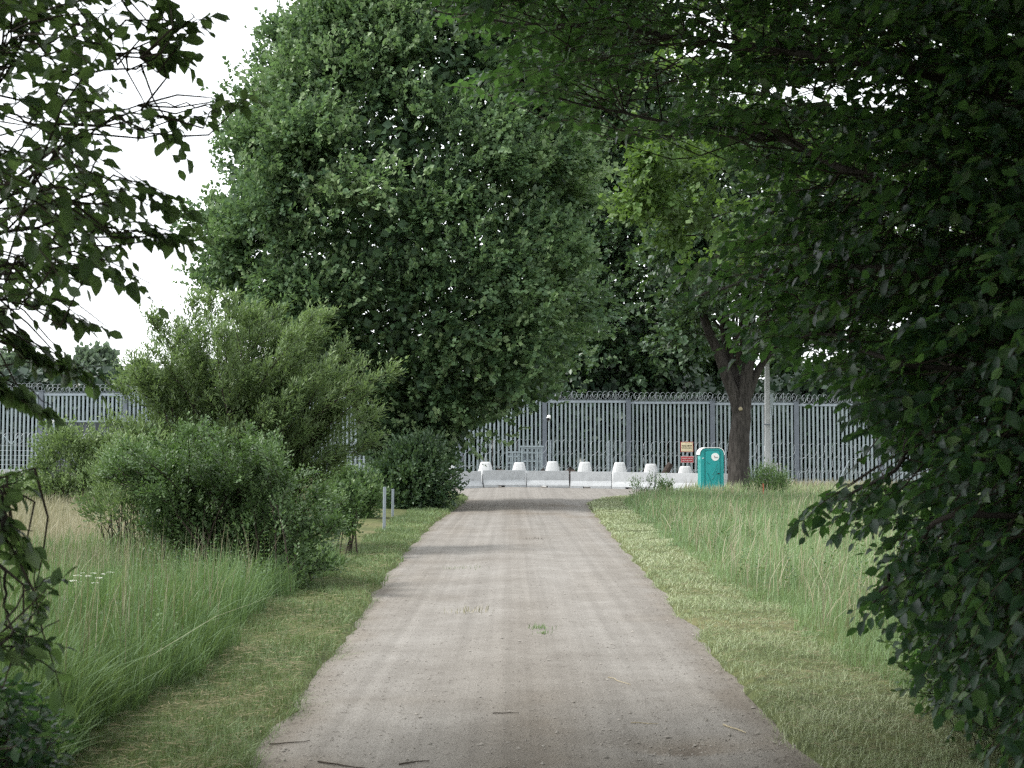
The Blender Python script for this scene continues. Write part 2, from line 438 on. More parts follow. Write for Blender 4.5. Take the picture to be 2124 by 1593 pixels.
# concertina coils stacked on the ground before the fence
wirefence = thing('concertina_wire', 'stacked concertina wire coils on thin posts before the grey bar fence', 'barbed wire', (0, 86.6, 0))
mb = MB()
for k in range(10):
    xa = at(880, 900, 86.6)[0] + k * 3.2
    zb = fence_z(xa)
    for zc, yo, rr_ in ((.48, -.3, .45), (.5, .35, .45), (1.3, 0, .45), (2.15, 0, .44)):
        coil_tubes(mb, xa + .2 * (zc > 1), xa + 3.2, yo, zb + zc, rr_, .47, .0075, 14, .45, .1)
mb.build('wire_coil', M_WIRE, wirefence)
for k in range(9):
    xa = at(900, 900, 86.6)[0] + k * 3.55
    MB().tube([(xa, .1, fence_z(xa) - .1), (xa + .02, .1, fence_z(xa) + 2.6)], .03, 6).build('post', M_BARKD if k in (1, 4) else M_RAIL, wirefence)

# second wire fence with Y-shaped arms, left part
yf = thing('wire_fence', 'low wire fence with Y shaped arms on the left before the bar fence', 'fence', (0, 81, 0))
mb = MB()
for k in range(13):
    xa = at(-40, 900, 81)[0] + k * 1.75
    zb = float(ground_h(xa, 81)); top = zb + 1.95
    pm = MB().tube([(xa, 0, zb - .1), (xa, 0, top)], .035, 6)
    pm.tube([(xa, 0, top - .02), (xa - .42, 0, top + .48)], .026, 5).tube([(xa, 0, top - .02), (xa + .42, 0, top + .48)], .026, 5)
    pm.build('post', M_STEEL, yf)
    for q in range(7):
        mb.tube([(xa, 0, zb + .25 + q * .27), (xa + 1.75, 0, float(ground_h(xa + 1.75, 81)) + .25 + q * .27)], .008, 3, False)
    for q in range(8): mb.tube([(xa + q * .22, .01, zb + .2), (xa + q * .22, .01, zb + 1.9)], .007, 3, False)
    coil_tubes(mb, xa, xa + 1.75, 0, top + .32, .34, .36, .008, 12, .5, .1)
mb.build('wire_mesh', M_WIRE, yf)
# ------------------------------------------------------------------ concrete barriers and blocks
JPX = [906, 998.5, 1089.5, 1181.5, 1271, 1361.5, 1452, 1540]
JY = [75.6, 77.0, 78.0, 78.3, 78.0, 77.0, 75.7, 75.3]
blab = ['leftmost concrete barrier half hidden by the bush below the maple', 'concrete barrier between the bush side barrier and the one before the metal gate',
        'concrete barrier standing below the thin camera pole', 'middle concrete barrier right of the camera pole barrier',
        'angled concrete barrier left of the brown log', 'concrete barrier under the cream and red signs, grass before it',
        'concrete barrier mostly hidden behind the teal toilet and thick trunk']
for k in range(7):
    p0, p1 = at(JPX[k], 1000, JY[k]), at(JPX[k + 1], 1000, JY[k + 1])
    d = p1 - p0; L = math.hypot(d[0], d[1]) - .12
    c = (p0 + p1) / 2
    zb = float(road_h(c[0], c[1])) - .01
    bt = thing('concrete_barrier', blab[k], 'barrier', (c[0], c[1], zb), math.atan2(d[1], d[0]), 'pale concrete barriers across the road end')
    prof = [(-.29, 0), (-.29, .10), (-.245, .20), (-.12, .40), (-.085, .92), (.085, .92), (.12, .40), (.245, .20), (.29, .10), (.29, 0)]
    mbb = MB()
    # foot left open at two drain slots: body above, feet as three blocks
    up = [(-.289, .105), (-.245, .20), (-.12, .40), (-.085, .92), (.085, .92), (.12, .40), (.245, .20), (.289, .105)]
    mbb.prism(up, 'x', -L / 2, L / 2)
    mbb.build('body', M_CONC, bt, bevel=.012)
    for a, b in ((-L / 2, -.42), (-.02 - .0, L / 2)):
        MB().prism([(-.289, 0), (-.289, .103), (.289, .103), (.289, 0)], 'x', a, b).build('foot', M_CONC, bt)
    MB().box((L / 2 - .02, 0, .55), (.10, .05, .5)).build('end_key', M_CONC, bt)

TPX = [930, 1007, 1077, 1146, 1213, 1285, 1350, 1421]
TT = [962, 958, 959, 957, 958, 959, 962, 967]
tlab = ['truncated white concrete block peeking out beside the bush', 'truncated white concrete block left of the metal gate', 'truncated white concrete block in front of the metal gate',
        'truncated white concrete block at the foot of the camera pole', 'truncated white concrete block right of the camera pole one, upright before bars',
        'truncated white concrete block at the joint of the middle and angled barriers', 'truncated white concrete block left of the brown log', 'truncated white concrete block below the red sign']
for k, (px, ty) in enumerate(zip(TPX, TT)):
    Y = np.interp(px, JPX, JY) + 1.5
    p = at(px, ty, Y); zb = float(base_h(p[0], p[1])) - .02
    H = p[2] - zb
    vs, fs = [], []
    n = 20
    prof = [(.62, 0), (.60, .06), (.30, .93), (.27, .985), (.22, 1.0)]
    for r_, t in prof:
        for j in range(n):
            a = 2 * math.pi * j / n + .2 * k
            ca, sa = math.cos(a), math.sin(a)
            e = (abs(ca) ** 3 + abs(sa) ** 3) ** (-1 / 3)
            vs.append((r_ * e * ca, r_ * e * sa, H * t))
    for i in range(len(prof) - 1):
        for j in range(n):
            q = (j + 1) % n
            fs.append((i * n + j, i * n + q, (i + 1) * n + q, (i + 1) * n + j))
    fs.append(tuple(range((len(prof) - 1) * n, len(prof) * n)))
    o = MB().add(vs, fs).build('concrete_block', M_CONCW)
    o.location = (p[0], p[1], zb)
    tag(o, tlab[k], 'concrete block', 'white concrete blocks behind the barriers')

# rubble and log behind the barriers
def lump(name, px, py, Y, sx, sz, label, cat, mat, seed):
    g = np.random.default_rng(seed)
    p = at(px, py, Y); zb = float(base_h(p[0], Y))
    vs, fs = [], []
    n, m_ = 9, 5
    for i in range(m_):
        th = math.pi / 2 * i / (m_ - 1)
        for j in range(n):
            a = 2 * math.pi * j / n
            r_ = math.cos(th) * (1 + .25 * g.normal())
            vs.append((sx * r_ * math.cos(a), sx * .7 * r_ * math.sin(a), (p[2] - zb) * math.sin(th) * (1 + .08 * g.normal())))
    for i in range(m_ - 1):
        for j in range(n):
            q = (j + 1) % n
            fs.append((i * n + j, i * n + q, (i + 1) * n + q, (i + 1) * n + j))
    o = MB().add(vs, fs).build(name, mat); o.location = (p[0], Y, zb)
    return tag(o, label, cat)
lump('rubble_heap', 962, 979, 79.6, .55, 1, 'dark rubble heap behind the bush side barrier', 'rubble', M_LOG, 1)
lump('rubble_heap', 1034, 974, 79.8, .7, 1, 'brownish rubble heap between two white blocks left of the gate', 'rubble', M_LOG, 2)
lump('rubble_heap', 1128, 973, 80.2, .5, 1, 'dark rubble heap right of the metal gate foot', 'rubble', M_LOG, 3)
lump('rubble_heap', 1183, 973, 80.3, .6, 1, 'dark rubble heap right of the camera pole', 'rubble', M_LOG, 4)
lump('rubble_heap', 1392, 980, 79.0, .7, 1, 'earth heap under the brown log', 'rubble', M_LOG, 5)
lp = at(1384, 972, 78.6)
lg = MB().tube([(-.28, 0, -.55), (-.05, 0, -.15), (.12, .05, .16), (.2, .05, .28)], [.2, .2, .18, .15], 9).build('log', M_LOG)
lg.location = lp; tag(lg, 'dark brown broken log leaning up behind the barrier left of the signs', 'log')

# metal gate panels before the bars
gt = thing('metal_gate', 'low galvanised double gate with mesh infill in front of the tall bars', 'gate', (0, 85.6, 0))
for (pa, pb, ty) in ((1050, 1097, 936), (1081, 1125, 928)):
    A, B = at(pa, ty, 85.6), at(pb, ty, 85.6); zt = A[2]; zb = fence_z(A[0]) + .1; yo = 0 if pa < 1060 else -.25
    w = B[0] - A[0]; cx = (A[0] + B[0]) / 2
    leaf = MB()
    for xx in (A[0] + .04, B[0] - .04): leaf.box((xx, yo, (zt + zb) / 2), (.09, .09, zt - zb))
    for zz in (zt - .05, zt - .32, (zt + zb) / 2 + .18, zb + .3, zb + .05): leaf.box((cx, yo, zz), (w - .18, .07, .09))
    fr = leaf.build('gate_frame', M_STEEL, gt)
    inf = MB()
    nv = int(w / .075)
    for q in range(1, nv): inf.box((A[0] + w * q / nv, yo + .05, (zt + zb) / 2), (.022, .012, zt - zb - .1))
    for q in range(1, 14): inf.box((cx, yo + .065, zb + (zt - zb) * q / 14), (w - .1, .01, .018))
    inf.build('mesh_infill', M_RAIL, fr)
    for q in (.28, .52, .76): MB().box((A[0] + w * q, yo - .05, (zt + zb) / 2), (.07, .03, zt - zb - .12)).build('upright', M_STEEL, fr)
MB().box((at(1103, 928, 85.6)[0], -.25, at(1103, 928, 85.6)[2] + .05), (1.45, .16, .10)).build('cap_rail', M_STEEL, gt)

# camera pole
cp = at(1138, 866, 84.0)
ct = thing('camera_pole', 'thin white pole with a small surveillance camera in front of a dark fence post', 'camera', (cp[0], 84.0, fence_z(cp[0])))
hz_ = cp[2] - fence_z(cp[0])
MB().tube([(.02, 0, 0), (.02, 0, hz_ - .1)], .034, 8).build('pole', M_STEEL, ct)
MB().tube([(.0, 0, hz_ - .22), (.0, -.06, hz_ - .02), (.03, -.02, hz_ + .12)], [.04, .13, .09], 10).build('camera_housing', M_WHITE, ct, smooth=True)
MB().tube([(-.03, -.12, hz_ - .10), (-.04, -.2, hz_ - .12)], [.11, .08], 10).build('lens_dome', M_DARK, ct)

# utility pole
up_ = at(1591, 748, 79.5)
zb = fence_z(up_[0]) - .1
ut = thing('utility_pole', 'pale concrete pole with a grey meter box right of the thick tree trunk', 'pole', (up_[0], 79.5, zb))
hz_ = up_[2] - zb
MB().prism([(-.19, 0), (.19, 0), (.115, hz_), (-.115, hz_)], 'y', -.12, .12).build('shaft', M_CONC, ut, bevel=.02)
MB().box((.45, -.02, 1.25), (.52, .22, .52)).build('meter_box', M_CONC, ut, bevel=.015)
MB().tube([(.16, -.16, 1.5), (.15, -.16, 4.6)], .03, 6).build('conduit', M_STEEL, ut)
MB().box((.21, -.1, 4.75), (.16, .12, 1.2)).build('cable_guard', M_STEEL, ut)
MB().box((.0, -.13, 3.65), (.40, .03, .06)).build('band', M_POST, ut)
MB().tube([(-.12, 0, hz_ - .1), (-.45, 0, hz_ + .06), (-.75, 0, hz_ + .02)], .03, 6).build('bracket', M_STEEL, ut)

# stakes
def stake(px, ptop, Y, r_, mat, label, hmin=0.0, name='stake', tilt=0.0, cat='stake'):
    p = at(px, ptop, Y); zb = float(ground_h(p[0], Y)) - .1
    o = MB().tube([(0, 0, 0), (tilt, 0, p[2] - zb)], r_, 6).build(name, mat); o.location = (p[0], Y, zb)
    return tag(o, label, cat)
stake(1614.5, 930, 73, .03, M_DARK, 'thin black stake in front of the meter box pole')
stake(1583, 1003, 58, .03, M_ORANGE, 'short orange topped stake in tall grass right of the trunk')
stake(1730, 955, 84, .025, M_RAIL, 'thin grey leaning stake beside the right branch tips', tilt=.9)
for px, top, bot, lab in ((797, 1010, 1103, 'taller grey steel post in verge grass left of the road'), (814.5, 1014, 1074, 'shorter grey steel post behind the taller verge post')):
    Y = FPX * EYE / (bot - 945)
    p = at(px, top, Y); zb = float(ground_h(p[0], Y)) - .05
    H = p[2] - zb
    o = MB().prism([(-.032, -.02), (.032, -.02), (.032, .02), (.026, .02), (.026, -.014), (-.026, -.014), (-.026, .02), (-.032, .02)], 'x', 0, 1).mesh('steel_post', M_RAIL)
    mm = MB()
    mm.add([(u, v, z) for z in (0, H) for u, v in [(-.034, -.02), (.034, -.02), (.034, .02), (.026, .02), (.026, -.012), (-.026, -.012), (-.026, .02), (-.034, .02)]],
           [(i, (i + 1) % 8, (i + 1) % 8 + 8, i + 8) for i in range(8)] + [tuple(range(7, -1, -1)), tuple(range(8, 16))])
    o = mm.build('steel_post', M_RAIL); o.location = (p[0], Y, zb); o.rotation_euler = (0, R(.6), R(18))
    tag(o, lab, 'post')

# corrugated shed on the left
sp0, sp1 = at(112, 874, 85), at(330, 874, 85)
zb = fence_z(sp0[0])
sh = thing('corrugated_shed', 'dark grey corrugated steel shed with pale roof edge before the left fence', 'shed', (sp0[0], 85, zb))
W = sp1[0] - sp0[0]; H = sp0[2] - zb
MB().box((W / 2, .9, H / 2 - .05), (W - .1, 1.7, H - .1)).build('wall', M_DARKSTEEL, sh)
for q in range(int(W / .29)):
    MB().box((.16 + q * .29, .02, H / 2 - .05), (.12, .06, H - .14)).build('rib', M_DARKSTEEL, sh)
MB().box((W / 2, .9, H), (W + .1, 1.9, .11)).build('roof_edge', M_STEEL, sh)
fl = MB().tube([(-.02, -.1, H - .02), (-.06, -.3, H - .03)], [.09, .12], 12).build('floodlight', M_WHITE, sh); MB().tube([(-.061, -.302, H - .03), (-.062, -.31, H - .03)], .08, 12).build('lens', M_DARK, fl)

# signs
def text(body, size, mat, parent, loc, bold=0.0, wide=None):
    c = bpy.data.curves.new('lettering', 'FONT'); c.body = body; c.size = size; c.align_x = 'CENTER'; c.align_y = 'CENTER'; c.extrude = .002; c.offset = bold
    o = bpy.data.objects.new('lettering', c); C.objects.link(o); o.parent = parent; o.location = loc; o.rotation_euler = (R(90), 0, 0)
    bpy.context.view_layer.update()
    me = bpy.data.meshes.new_from_object(o.evaluated_get(bpy.context.evaluated_depsgraph_get()))
    me.name = 'lettering'; me.materials.clear(); me.materials.append(mat)
    C.objects.unlink(o); bpy.data.objects.remove(o); bpy.data.curves.remove(c)
    o = link('lettering', me, parent, loc, (R(90), 0, 0))
    if wide:
        xs = [v.co.x for v in me.vertices]
        o.scale = (wide / max(max(xs) - min(xs), .01), 1, 1)
    return o
s0 = at(1424.5, 912, 81.0); zb = fence_z(s0[0]) - .1
sg = thing('sign_post', 'cream sign above a red sign on one thin post left of the teal toilet', 'sign', (s0[0], 81.0, zb))
MB().tube([(0, 0, 0), (0, 0, s0[2] - zb)], .035, 8).build('post', M_STEEL, sg)
zc = at(1424, 927, 81)[2] - zb; zr = at(1424, 953, 81)[2] - zb
MB().box((0, -.05, zc), (.72, .02, .58)).build('sign_border', M_RED, sg)
pn = MB().box((0, -.064, zc), (.66, .012, .52)).build('cream_panel', M_CREAM, sg)
text('GRANICA PAŃSTWA', .085, M_INK, pn, (0, -.074, zc + .06), .002, .56)
text('PRZEKRACZANIE ZABRONIONE', .055, M_INK, pn, (0, -.074, zc - .06), .001, .58)
MB().box((0.01, -.05, zr), (.72, .02, .37)).build('sign_border', M_LETTER, sg)
pr = MB().box((0.01, -.064, zr), (.675, .012, .325)).build('red_panel', M_RED, sg)
text('PAS DROGI GRANICZNEJ', .09, M_LETTER, pr, (0.01, -.074, zr + .06), .002, .59)
text('WEJŚCIE ZABRONIONE', .09, M_LETTER, pr, (0.01, -.074, zr - .07), .002, .56)

# portable toilet
tp = at(1474, 1005, 70.0); zb = float(ground_h(tp[0], 70)) - .02
tl = thing('portable_toilet', 'teal portable toilet with white rounded roof standing in tall grass', 'toilet', (tp[0], 70.0, zb))
TH_ = at(1474, 928, 70)[2] - zb
def arch(w, h, r_, z0=0.0, n=7):
    pts = [(-w / 2, z0), (w / 2, z0)]
    pts += [(w / 2 - r_ + r_ * math.cos(a), h - r_ + r_ * math.sin(a)) for a in np.linspace(0, math.pi / 2, n)]
    pts += [(-w / 2 + r_ - r_ * math.sin(a), h - r_ + r_ * math.cos(a)) for a in np.linspace(0, math.pi / 2, n)]
    return pts
TW = 1.17
MB().prism([(u, v) for u, v in arch(TW - .06, TH_ - .06, .28, .12)], 'y', -.52, .56).build('body', M_TEALL, tl, bevel=.01)
MB().prism(arch(TW - .04, TH_ - .05, .28, .12), 'y', -.575, -.523).build('front_frame', M_TEAL, tl, bevel=.012)
# roof shell: an arched band over the body
def band(w, h, r_, t, z0, n=9):
    out = [(w / 2, z0)] + [(w / 2 - r_ + r_ * math.cos(a), h - r_ + r_ * math.sin(a)) for a in np.linspace(0, math.pi / 2, n)] + [(-w / 2 + r_ - r_ * math.sin(a), h - r_ + r_ * math.cos(a)) for a in np.linspace(0, math.pi / 2, n)] + [(-w / 2, z0)]
    w2, h2, r2 = w - 2 * t, h - t, r_ - t
    inn = [(w2 / 2, z0)] + [(w2 / 2 - r2 + r2 * math.cos(a), h2 - r2 + r2 * math.sin(a)) for a in np.linspace(0, math.pi / 2, n)] + [(-w2 / 2 + r2 - r2 * math.sin(a), h2 - r2 + r2 * math.cos(a)) for a in np.linspace(0, math.pi / 2, n)] + [(-w2 / 2, z0)]
    return out, inn
out, inn = band(TW + .06, TH_, .33, .03, TH_ - .36)
mr = MB(); n = len(out)
for y0, y1 in ((-.60, .62),):
    vs = [(u, y, v) for y in (y0, y1) for u, v in out] + [(u, y, v) for y in (y0, y1) for u, v in inn]
    fs = []
    for i in range(n - 1):
        fs += [(i, i + 1, n + i + 1, n + i), (2 * n + i + 1, 2 * n + i, 3 * n + i, 3 * n + i + 1), (i + 1, i, 2 * n + i, 2 * n + i + 1), (n + i, n + i + 1, 3 * n + i + 1, 3 * n + i)]
    fs += [(0, n, 3 * n, 2 * n), (n - 1, 3 * n - 1, 4 * n - 1, 2 * n - 1)]
    mr.add(vs, fs)
mr.build('roof', M_WHITE, tl)
door = MB().prism(arch(.70, TH_ - .17, .10, .2), 'y', -.60, -.577).build('door', M_TEAL, tl, bevel=.008)
door.location.x = .02
mg = MB()
for (x0, z0, x1, z1) in ((-.24, 1.05, .10, .28), (-.02, .95, .24, 1.55), (-.06, .72, .26, 1.28), (.04, .5, .27, .95), (-.28, 1.62, -.12, 1.55)):
    pts = [(x0 + (x1 - x0) * t, -.602, z0 + (z1 - z0) * t - .08 * math.sin(math.pi * t)) for t in np.linspace(0, 1, 7)]
    mg.tube(pts, .011, 5)
mg.build('moulded_groove', M_TEALD, door)
MB().prism([(-.375, .16), (-.355, .16), (-.355, TH_ - .16), (-.375, TH_ - .16)], 'y', -.603, -.578).build('door_gap', M_TEALD, tl)
MB().prism([(.385, .16), (.403, .16), (.403, TH_ - .16), (.385, TH_ - .16)], 'y', -.603, -.578).build('door_gap', M_TEALD, tl)
MB().prism([(-.35, TH_ - .165), (.38, TH_ - .165), (.38, TH_ - .145), (-.35, TH_ - .145)], 'y', -.601, -.578).build('door_gap', M_TEALD, tl)
MB().box((.29, -.63, 1.02), (.11, .05, .045)).build('handle', M_DARK, door)
dk = MB().add([(.13 + .19 * math.cos(a), y, 1.82 + .19 * math.sin(a)) for y in (-.600, -.612) for a in np.linspace(0, 2 * math.pi, 28, endpoint=False)],
              [tuple(range(28)), tuple(range(55, 27, -1))] + [(i, (i + 1) % 28, 28 + (i + 1) % 28, 28 + i) for i in range(28)]).build('round_sticker', M_WHITE, door)
ml = MB()
ml.tube([(.10 + .16 * t, -.614, 1.80 + .018 * math.sin(24 * t)) for t in np.linspace(0, 1, 22)], .008, 4)
ml.build('script_lettering', M_POST, dk) if False else MB().tube([(.09 + .17 * t, -.614, 1.80 + .02 * math.sin(26 * t)) for t in np.linspace(0, 1, 24)], .008, 4).build('lettering', M_POST, door)
MB().tube([(.09, -.613, 1.845), (.09, -.617, 1.845)], .022, 8).build('logo_dot', M_RED, door)
MB().box((-.45, -.578, 1.76), (.09, .012, .03)).build('small_label', M_WHITE, tl)
for q in range(4): MB().box((-TW / 2 + .018, -.25 + q * .2, 1.0), (.03, .06, 1.4)).build('side_rib', M_TEALL, tl)
MB().box((0, 0, .06), (TW + .05, 1.2, .12)).build('base_skid', M_DARK, tl)
for q in (-.25, .1, .4): MB().box((TW / 2 - .03, q, 1.0), (.03, .05, 1.4)).build('side_rib', M_TEALL, tl)

# ------------------------------------------------------------------ leaves
def T(v, f): return np.array(v, float), np.array(f, int)
LEAF_KITE = T([(0, 0, 0), (-.30, .45, .06), (0, 1, -.06), (.30, .45, .06)], [(0, 2, 1), (0, 3, 2)])
LEAF_BROAD = T([(0, 0, 0), (-.42, .50, .10), (0, 1, -.10), (.42, .50, .10)], [(0, 2, 1), (0, 3, 2)])
LEAF_WILLOW = T([(0, 0, 0), (-.15, .42, .02), (0, 1, -.06), (.15, .42, .02)], [(0, 2, 1), (0, 3, 2)])
LEAF_MAPLE = T([(0, 0, 0), (-.52, .38, -.10), (-.17, .55, .02), (0, 1, -.12), (.17, .55, .02), (.52, .38, -.10)], [(0, 2, 1), (0, 4, 2), (2, 4, 3), (0, 5, 4)])
def oval(wmax, ypos, curl, fold):
    ys = [.0, .34, .68, 1.0]
    mid = [(0, y, -curl * y * y) for y in ys]
    def hw(y): 
        return wmax * (math.sin(math.pi * min(1, y / (2 * ypos))) if y < ypos else math.cos(math.pi / 2 * (y - ypos) / (1 - ypos)) ** .8)
    ly = [.14, .36, .60, .84]
    L = [(-hw(y), y, fold * hw(y) - curl * y * y) for y in ly]
    Rr = [(hw(y), y, fold * hw(y) - curl * y * y) for y in ly]
    v = mid + L + Rr
    f = []
    for o_, s in ((4, 1), (8, -1)):
        tri = [(0, 1, o_ + 0), (o_ + 0, 1, o_ + 1), (1, 2, o_ + 1), (o_ + 1, 2, o_ + 2), (2, o_ + 3, o_ + 2), (2, 3, o_ + 3)]
        f += [t if s > 0 else (t[0], t[2], t[1]) for t in tri]
    return T(v, f)
def oval_low(wmax, curl, fold):
    v = [(0, 0, 0), (0, .5, -curl * .25), (0, 1, -curl), (-wmax * .85, .27, fold * wmax), (-wmax * .95, .62, fold * wmax - curl * .4), (wmax * .85, .27, fold * wmax), (wmax * .95, .62, fold * wmax - curl * .4)]
    return T(v, [(0, 1, 3), (3, 1, 4), (1, 2, 4), (0, 5, 1), (5, 6, 1), (1, 6, 2)])
LOW_OVALS = (oval_low(.30, .18, .25), oval_low(.31, .28, .4), oval_low(.28, .05, .15))
LEAF_OVAL = oval(.29, .58, .18, .22)
LEAF_OVAL2 = oval(.30, .48, .28, .35)
LEAF_OVAL3 = oval(.27, .50, .05, .15)

def leaf_geo(tpl, pos, dr, nrm, size, wide=None, tint=None, g=rng):
    v, f = tpl
    d = unit(dr); x = unit(np.cross(d, nrm)); z = np.cross(x, d)
    n = len(pos)
    w = np.ones(n) if wide is None else wide
    P = pos[:, None] + size[:, None, None] * (x[:, None] * (v[None, :, :1] * w[:, None, None]) + d[:, None] * v[None, :, 1:2] + z[:, None] * v[None, :, 2:3])
    F = f[None] + (np.arange(n) * len(v))[:, None, None]
    t = g.random(n) if tint is None else tint
    return P.reshape(-1, 3), F.reshape(-1, 3), np.repeat(t, len(v))

def rdir(n, g=rng): return unit(g.normal(size=(n, 3)))

def crown(profile, yc, nl, Rr, nspray, nleaf, lsize, tpl, mat, slen=.5, droop=.25, upn=.7, front=.3, depth=.9, shell=.35, wind=(0, 0, 0), g=rng, flat=.8, fill=.22, tintbias=.25, jut=.2, ragged=.10, lobetint=.35, lift=.35, zjit=0.0, jmax=1.3):
    """leaves in sprays over the surfaces of many lobes that fill a profile [(z, xl, xr)] turned about its axis"""
    pr = np.array(sorted(profile)); zs = pr[:, 0]
    w = np.interp(np.linspace(zs[0], zs[-1], 200), zs, pr[:, 2] - pr[:, 1])
    cdf = np.cumsum(w + .15 * w.max()); cdf /= cdf[-1]
    z = np.interp(g.random(nl), cdf, np.linspace(zs[0], zs[-1], 200))
    l_, r_ = np.interp(z, zs, pr[:, 1]), np.interp(z, zs, pr[:, 2])
    half = (r_ - l_) / 2 * g.uniform(1 - ragged, 1 + ragged * .7, nl); cx = (l_ + r_) / 2
    R_ = g.uniform(*Rr, nl); R_ = np.minimum(R_, half * .8 + .3)
    phi = g.uniform(0, 2 * math.pi, nl)
    back = np.sin(phi) > 0
    phi = np.where(back & (g.random(nl) < front), -phi, phi)
    q = np.sqrt(g.uniform(shell, 1, nl))
    rad = np.maximum(half - R_ * .7, 0) * q
    cen = np.stack((cx + rad * np.cos(phi), yc + rad * depth * np.sin(phi), np.clip(z, zs[0] + .5 * R_, zs[-1] - .8 * R_) + zjit * g.normal(size=nl)), -1)
    outw = unit(np.stack((np.cos(phi), np.sin(phi) * depth, (z - zs.mean()) / (zs[-1] - zs[0]) * 1.2), -1))
    # sprays
    S = nl * nspray
    li = np.repeat(np.arange(nl), nspray)
    d = unit(rdir(S, g) + .55 * outw[li] + np.array((0, 0, lift)))
    d2 = d.copy(); d2[:, 2] *= flat
    inner = g.random(S) < fill
    sp = cen[li] + d2 * (R_[li] * np.where(inner, g.uniform(.05, .6, S), g.uniform(.66, 1.08, S)))[:, None]
    ax = unit(.9 * d + .35 * outw[li] + .45 * rdir(S, g) - np.array((0, 0, droop)) + np.array(wind))
    sh = (g.random(S) < jut) & ~inner
    sp = np.where(sh[:, None], cen[li] + d2 * (R_[li] * g.uniform(.98, jmax, S))[:, None], sp)
    ax = np.where(sh[:, None], unit(.7 * d + .3 * rdir(S, g) + np.array(wind) * 1.6 + np.array((0, 0, .35 - .5 * max(droop, 0)))), ax)
    # leaves
    N = S * nleaf; si = np.repeat(np.arange(S), nleaf)
    t = g.random(N)
    pos = sp[si] + ax[si] * ((t - .35) * slen * np.where(sh, 1.35, 1)[si])[:, None] + g.normal(size=(N, 3)) * (slen * np.where(sh, .07, .16)[si])[:, None]
    dr = unit(ax[si] + .55 * rdir(N, g) + np.array(wind) * .6)
    nr = unit(np.array((0, 0, upn * .6)) + 1.0 * d[si] + .42 * rdir(S, g)[si] + .26 * rdir(N, g))
    size = lsize * g.uniform(.65, 1.2, N) * np.where(inner[si], 1.5, 1.0)
    tint = np.clip(.5 * g.random(N) + tintbias * g.random(S)[si] + lobetint * (g.random(nl)[li][si] - .3) + .22 * sh[si], 0, 1)
    return leaf_geo(tpl, pos, dr, nr, size, None, tint, g), cen

def limb_mesh(base, top, trad, targets, g, ntrunk=9, wob=.25, tip=.02, sides=8, sub=4, start=(.3, .9), lrad=.14, flare=1.5):
    mb = MB()
    ts = np.linspace(0, 1, ntrunk)
    b, t_ = np.array(base, float), np.array(top, float)
    pts = [b + (t_ - b) * t + np.array((wob * math.sin(3.1 * t + g.random()), wob * math.sin(2.3 * t + 1), 0)) * (t > 0) * min(1, t * 3) for t in ts]
    rads = [trad * (1 - .85 * t) * (1 + (flare - 1) * math.exp(-t * 14)) + tip for t in ts]
    trunk = MB().tube(pts, rads, max(sides, 12))
    P = np.array(pts)
    for tg in targets:
        f = g.uniform(*start); i = f * (ntrunk - 1); k = int(min(i, ntrunk - 2))
        s = P[k] + (P[k + 1] - P[k]) * (i - k)
        if s[2] > tg[2] + 1.0: 
            cand = np.where(P[:, 2] < tg[2])[0]
            s = P[max(1, cand[-1])] if len(cand) else P[1]
        mid = s + (np.array(tg) - s) * .5 + np.array((0, 0, .12 * np.linalg.norm(np.array(tg) - s))) + g.normal(size=3) * .15
        q1 = s + (mid - s) * .5 + g.normal(size=3) * .08; q2 = mid + (np.array(tg) - mid) * .5 + g.normal(size=3) * .12
        r0 = trad * lrad * (1 - .6 * f)
        mb.tube([s, q1, mid, q2, tg], [r0, r0 * .75, r0 * .55, r0 * .35, tip], 5, False)
    return trunk, mb

def prof(rows, Y):
    return [(at(0, py, Y)[2], at(a, py, Y)[0], at(b, py, Y)[0]) for py, a, b in rows]

def leaf_part(tpls, mat):
    out = []
    for k, (v, f) in enumerate(tpls):
        m = raw_mesh('leaf', v, f, mat, smooth=True); out.append(m)
    return out

# ------------------------------------------------------------------ big maple
g = np.random.default_rng(3)
YM = 55.0
rows = [(-260, 760, 960), (-120, 690, 1080), (0, 625, 1150), (110, 562, 1190), (240, 512, 1225), (330, 442, 1240), (420, 418, 1245), (520, 405, 1250), (600, 412, 1248), (680, 450, 1235), (760, 560, 1222), (820, 680, 1212), (870, 730, 1012), (925, 745, 955), (980, 770, 930)]
(V, F, Tn), cen = crown(prof(rows, YM), YM, 200, (1.0, 2.2), 80, 11, .19, LEAF_BROAD, M_MAPLE, .5, .12, .75, .6, .85, .6, (.10, 0, .05), g, .78, jut=.3, ragged=.12, lobetint=.5, lift=.72)
mp = thing('maple_tree', 'huge dense green maple filling the middle left, its crown down over the barriers', 'tree', (at(795, 1000, YM)[0], YM, 0))
MX = mp.location.x
def core(profile, yc, n, size, frac, depth, mat, g):
    """big shaded inner leaves round the trunk axis that close the crown"""
    pr = np.array(sorted(profile)); z = g.uniform(pr[0, 0], pr[-1, 0], n)
    l_, r_ = np.interp(z, pr[:, 0], pr[:, 1]), np.interp(z, pr[:, 0], pr[:, 2])
    a = g.uniform(0, 2 * math.pi, n); q = np.sqrt(g.random(n)) * frac * (r_ - l_) / 2
    p = np.stack(((l_ + r_) / 2 + q * np.cos(a), yc + q * depth * np.sin(a), z), -1)
    return leaf_geo(LEAF_BROAD, p, rdir(n, g), unit(rdir(n, g) + np.array((0, -.4, .3))), size * g.uniform(.6, 1.3, n), None, g.random(n) * .25, g)  # low tint paints the crown's inner shade into these leaves
def join(*gs):
    n0, VS, FS, TS = 0, [], [], []
    for v, f, t in gs: VS.append(v); FS.append(f + n0); TS.append(t); n0 += len(v)
    return np.concatenate(VS), np.concatenate(FS), np.concatenate(TS)
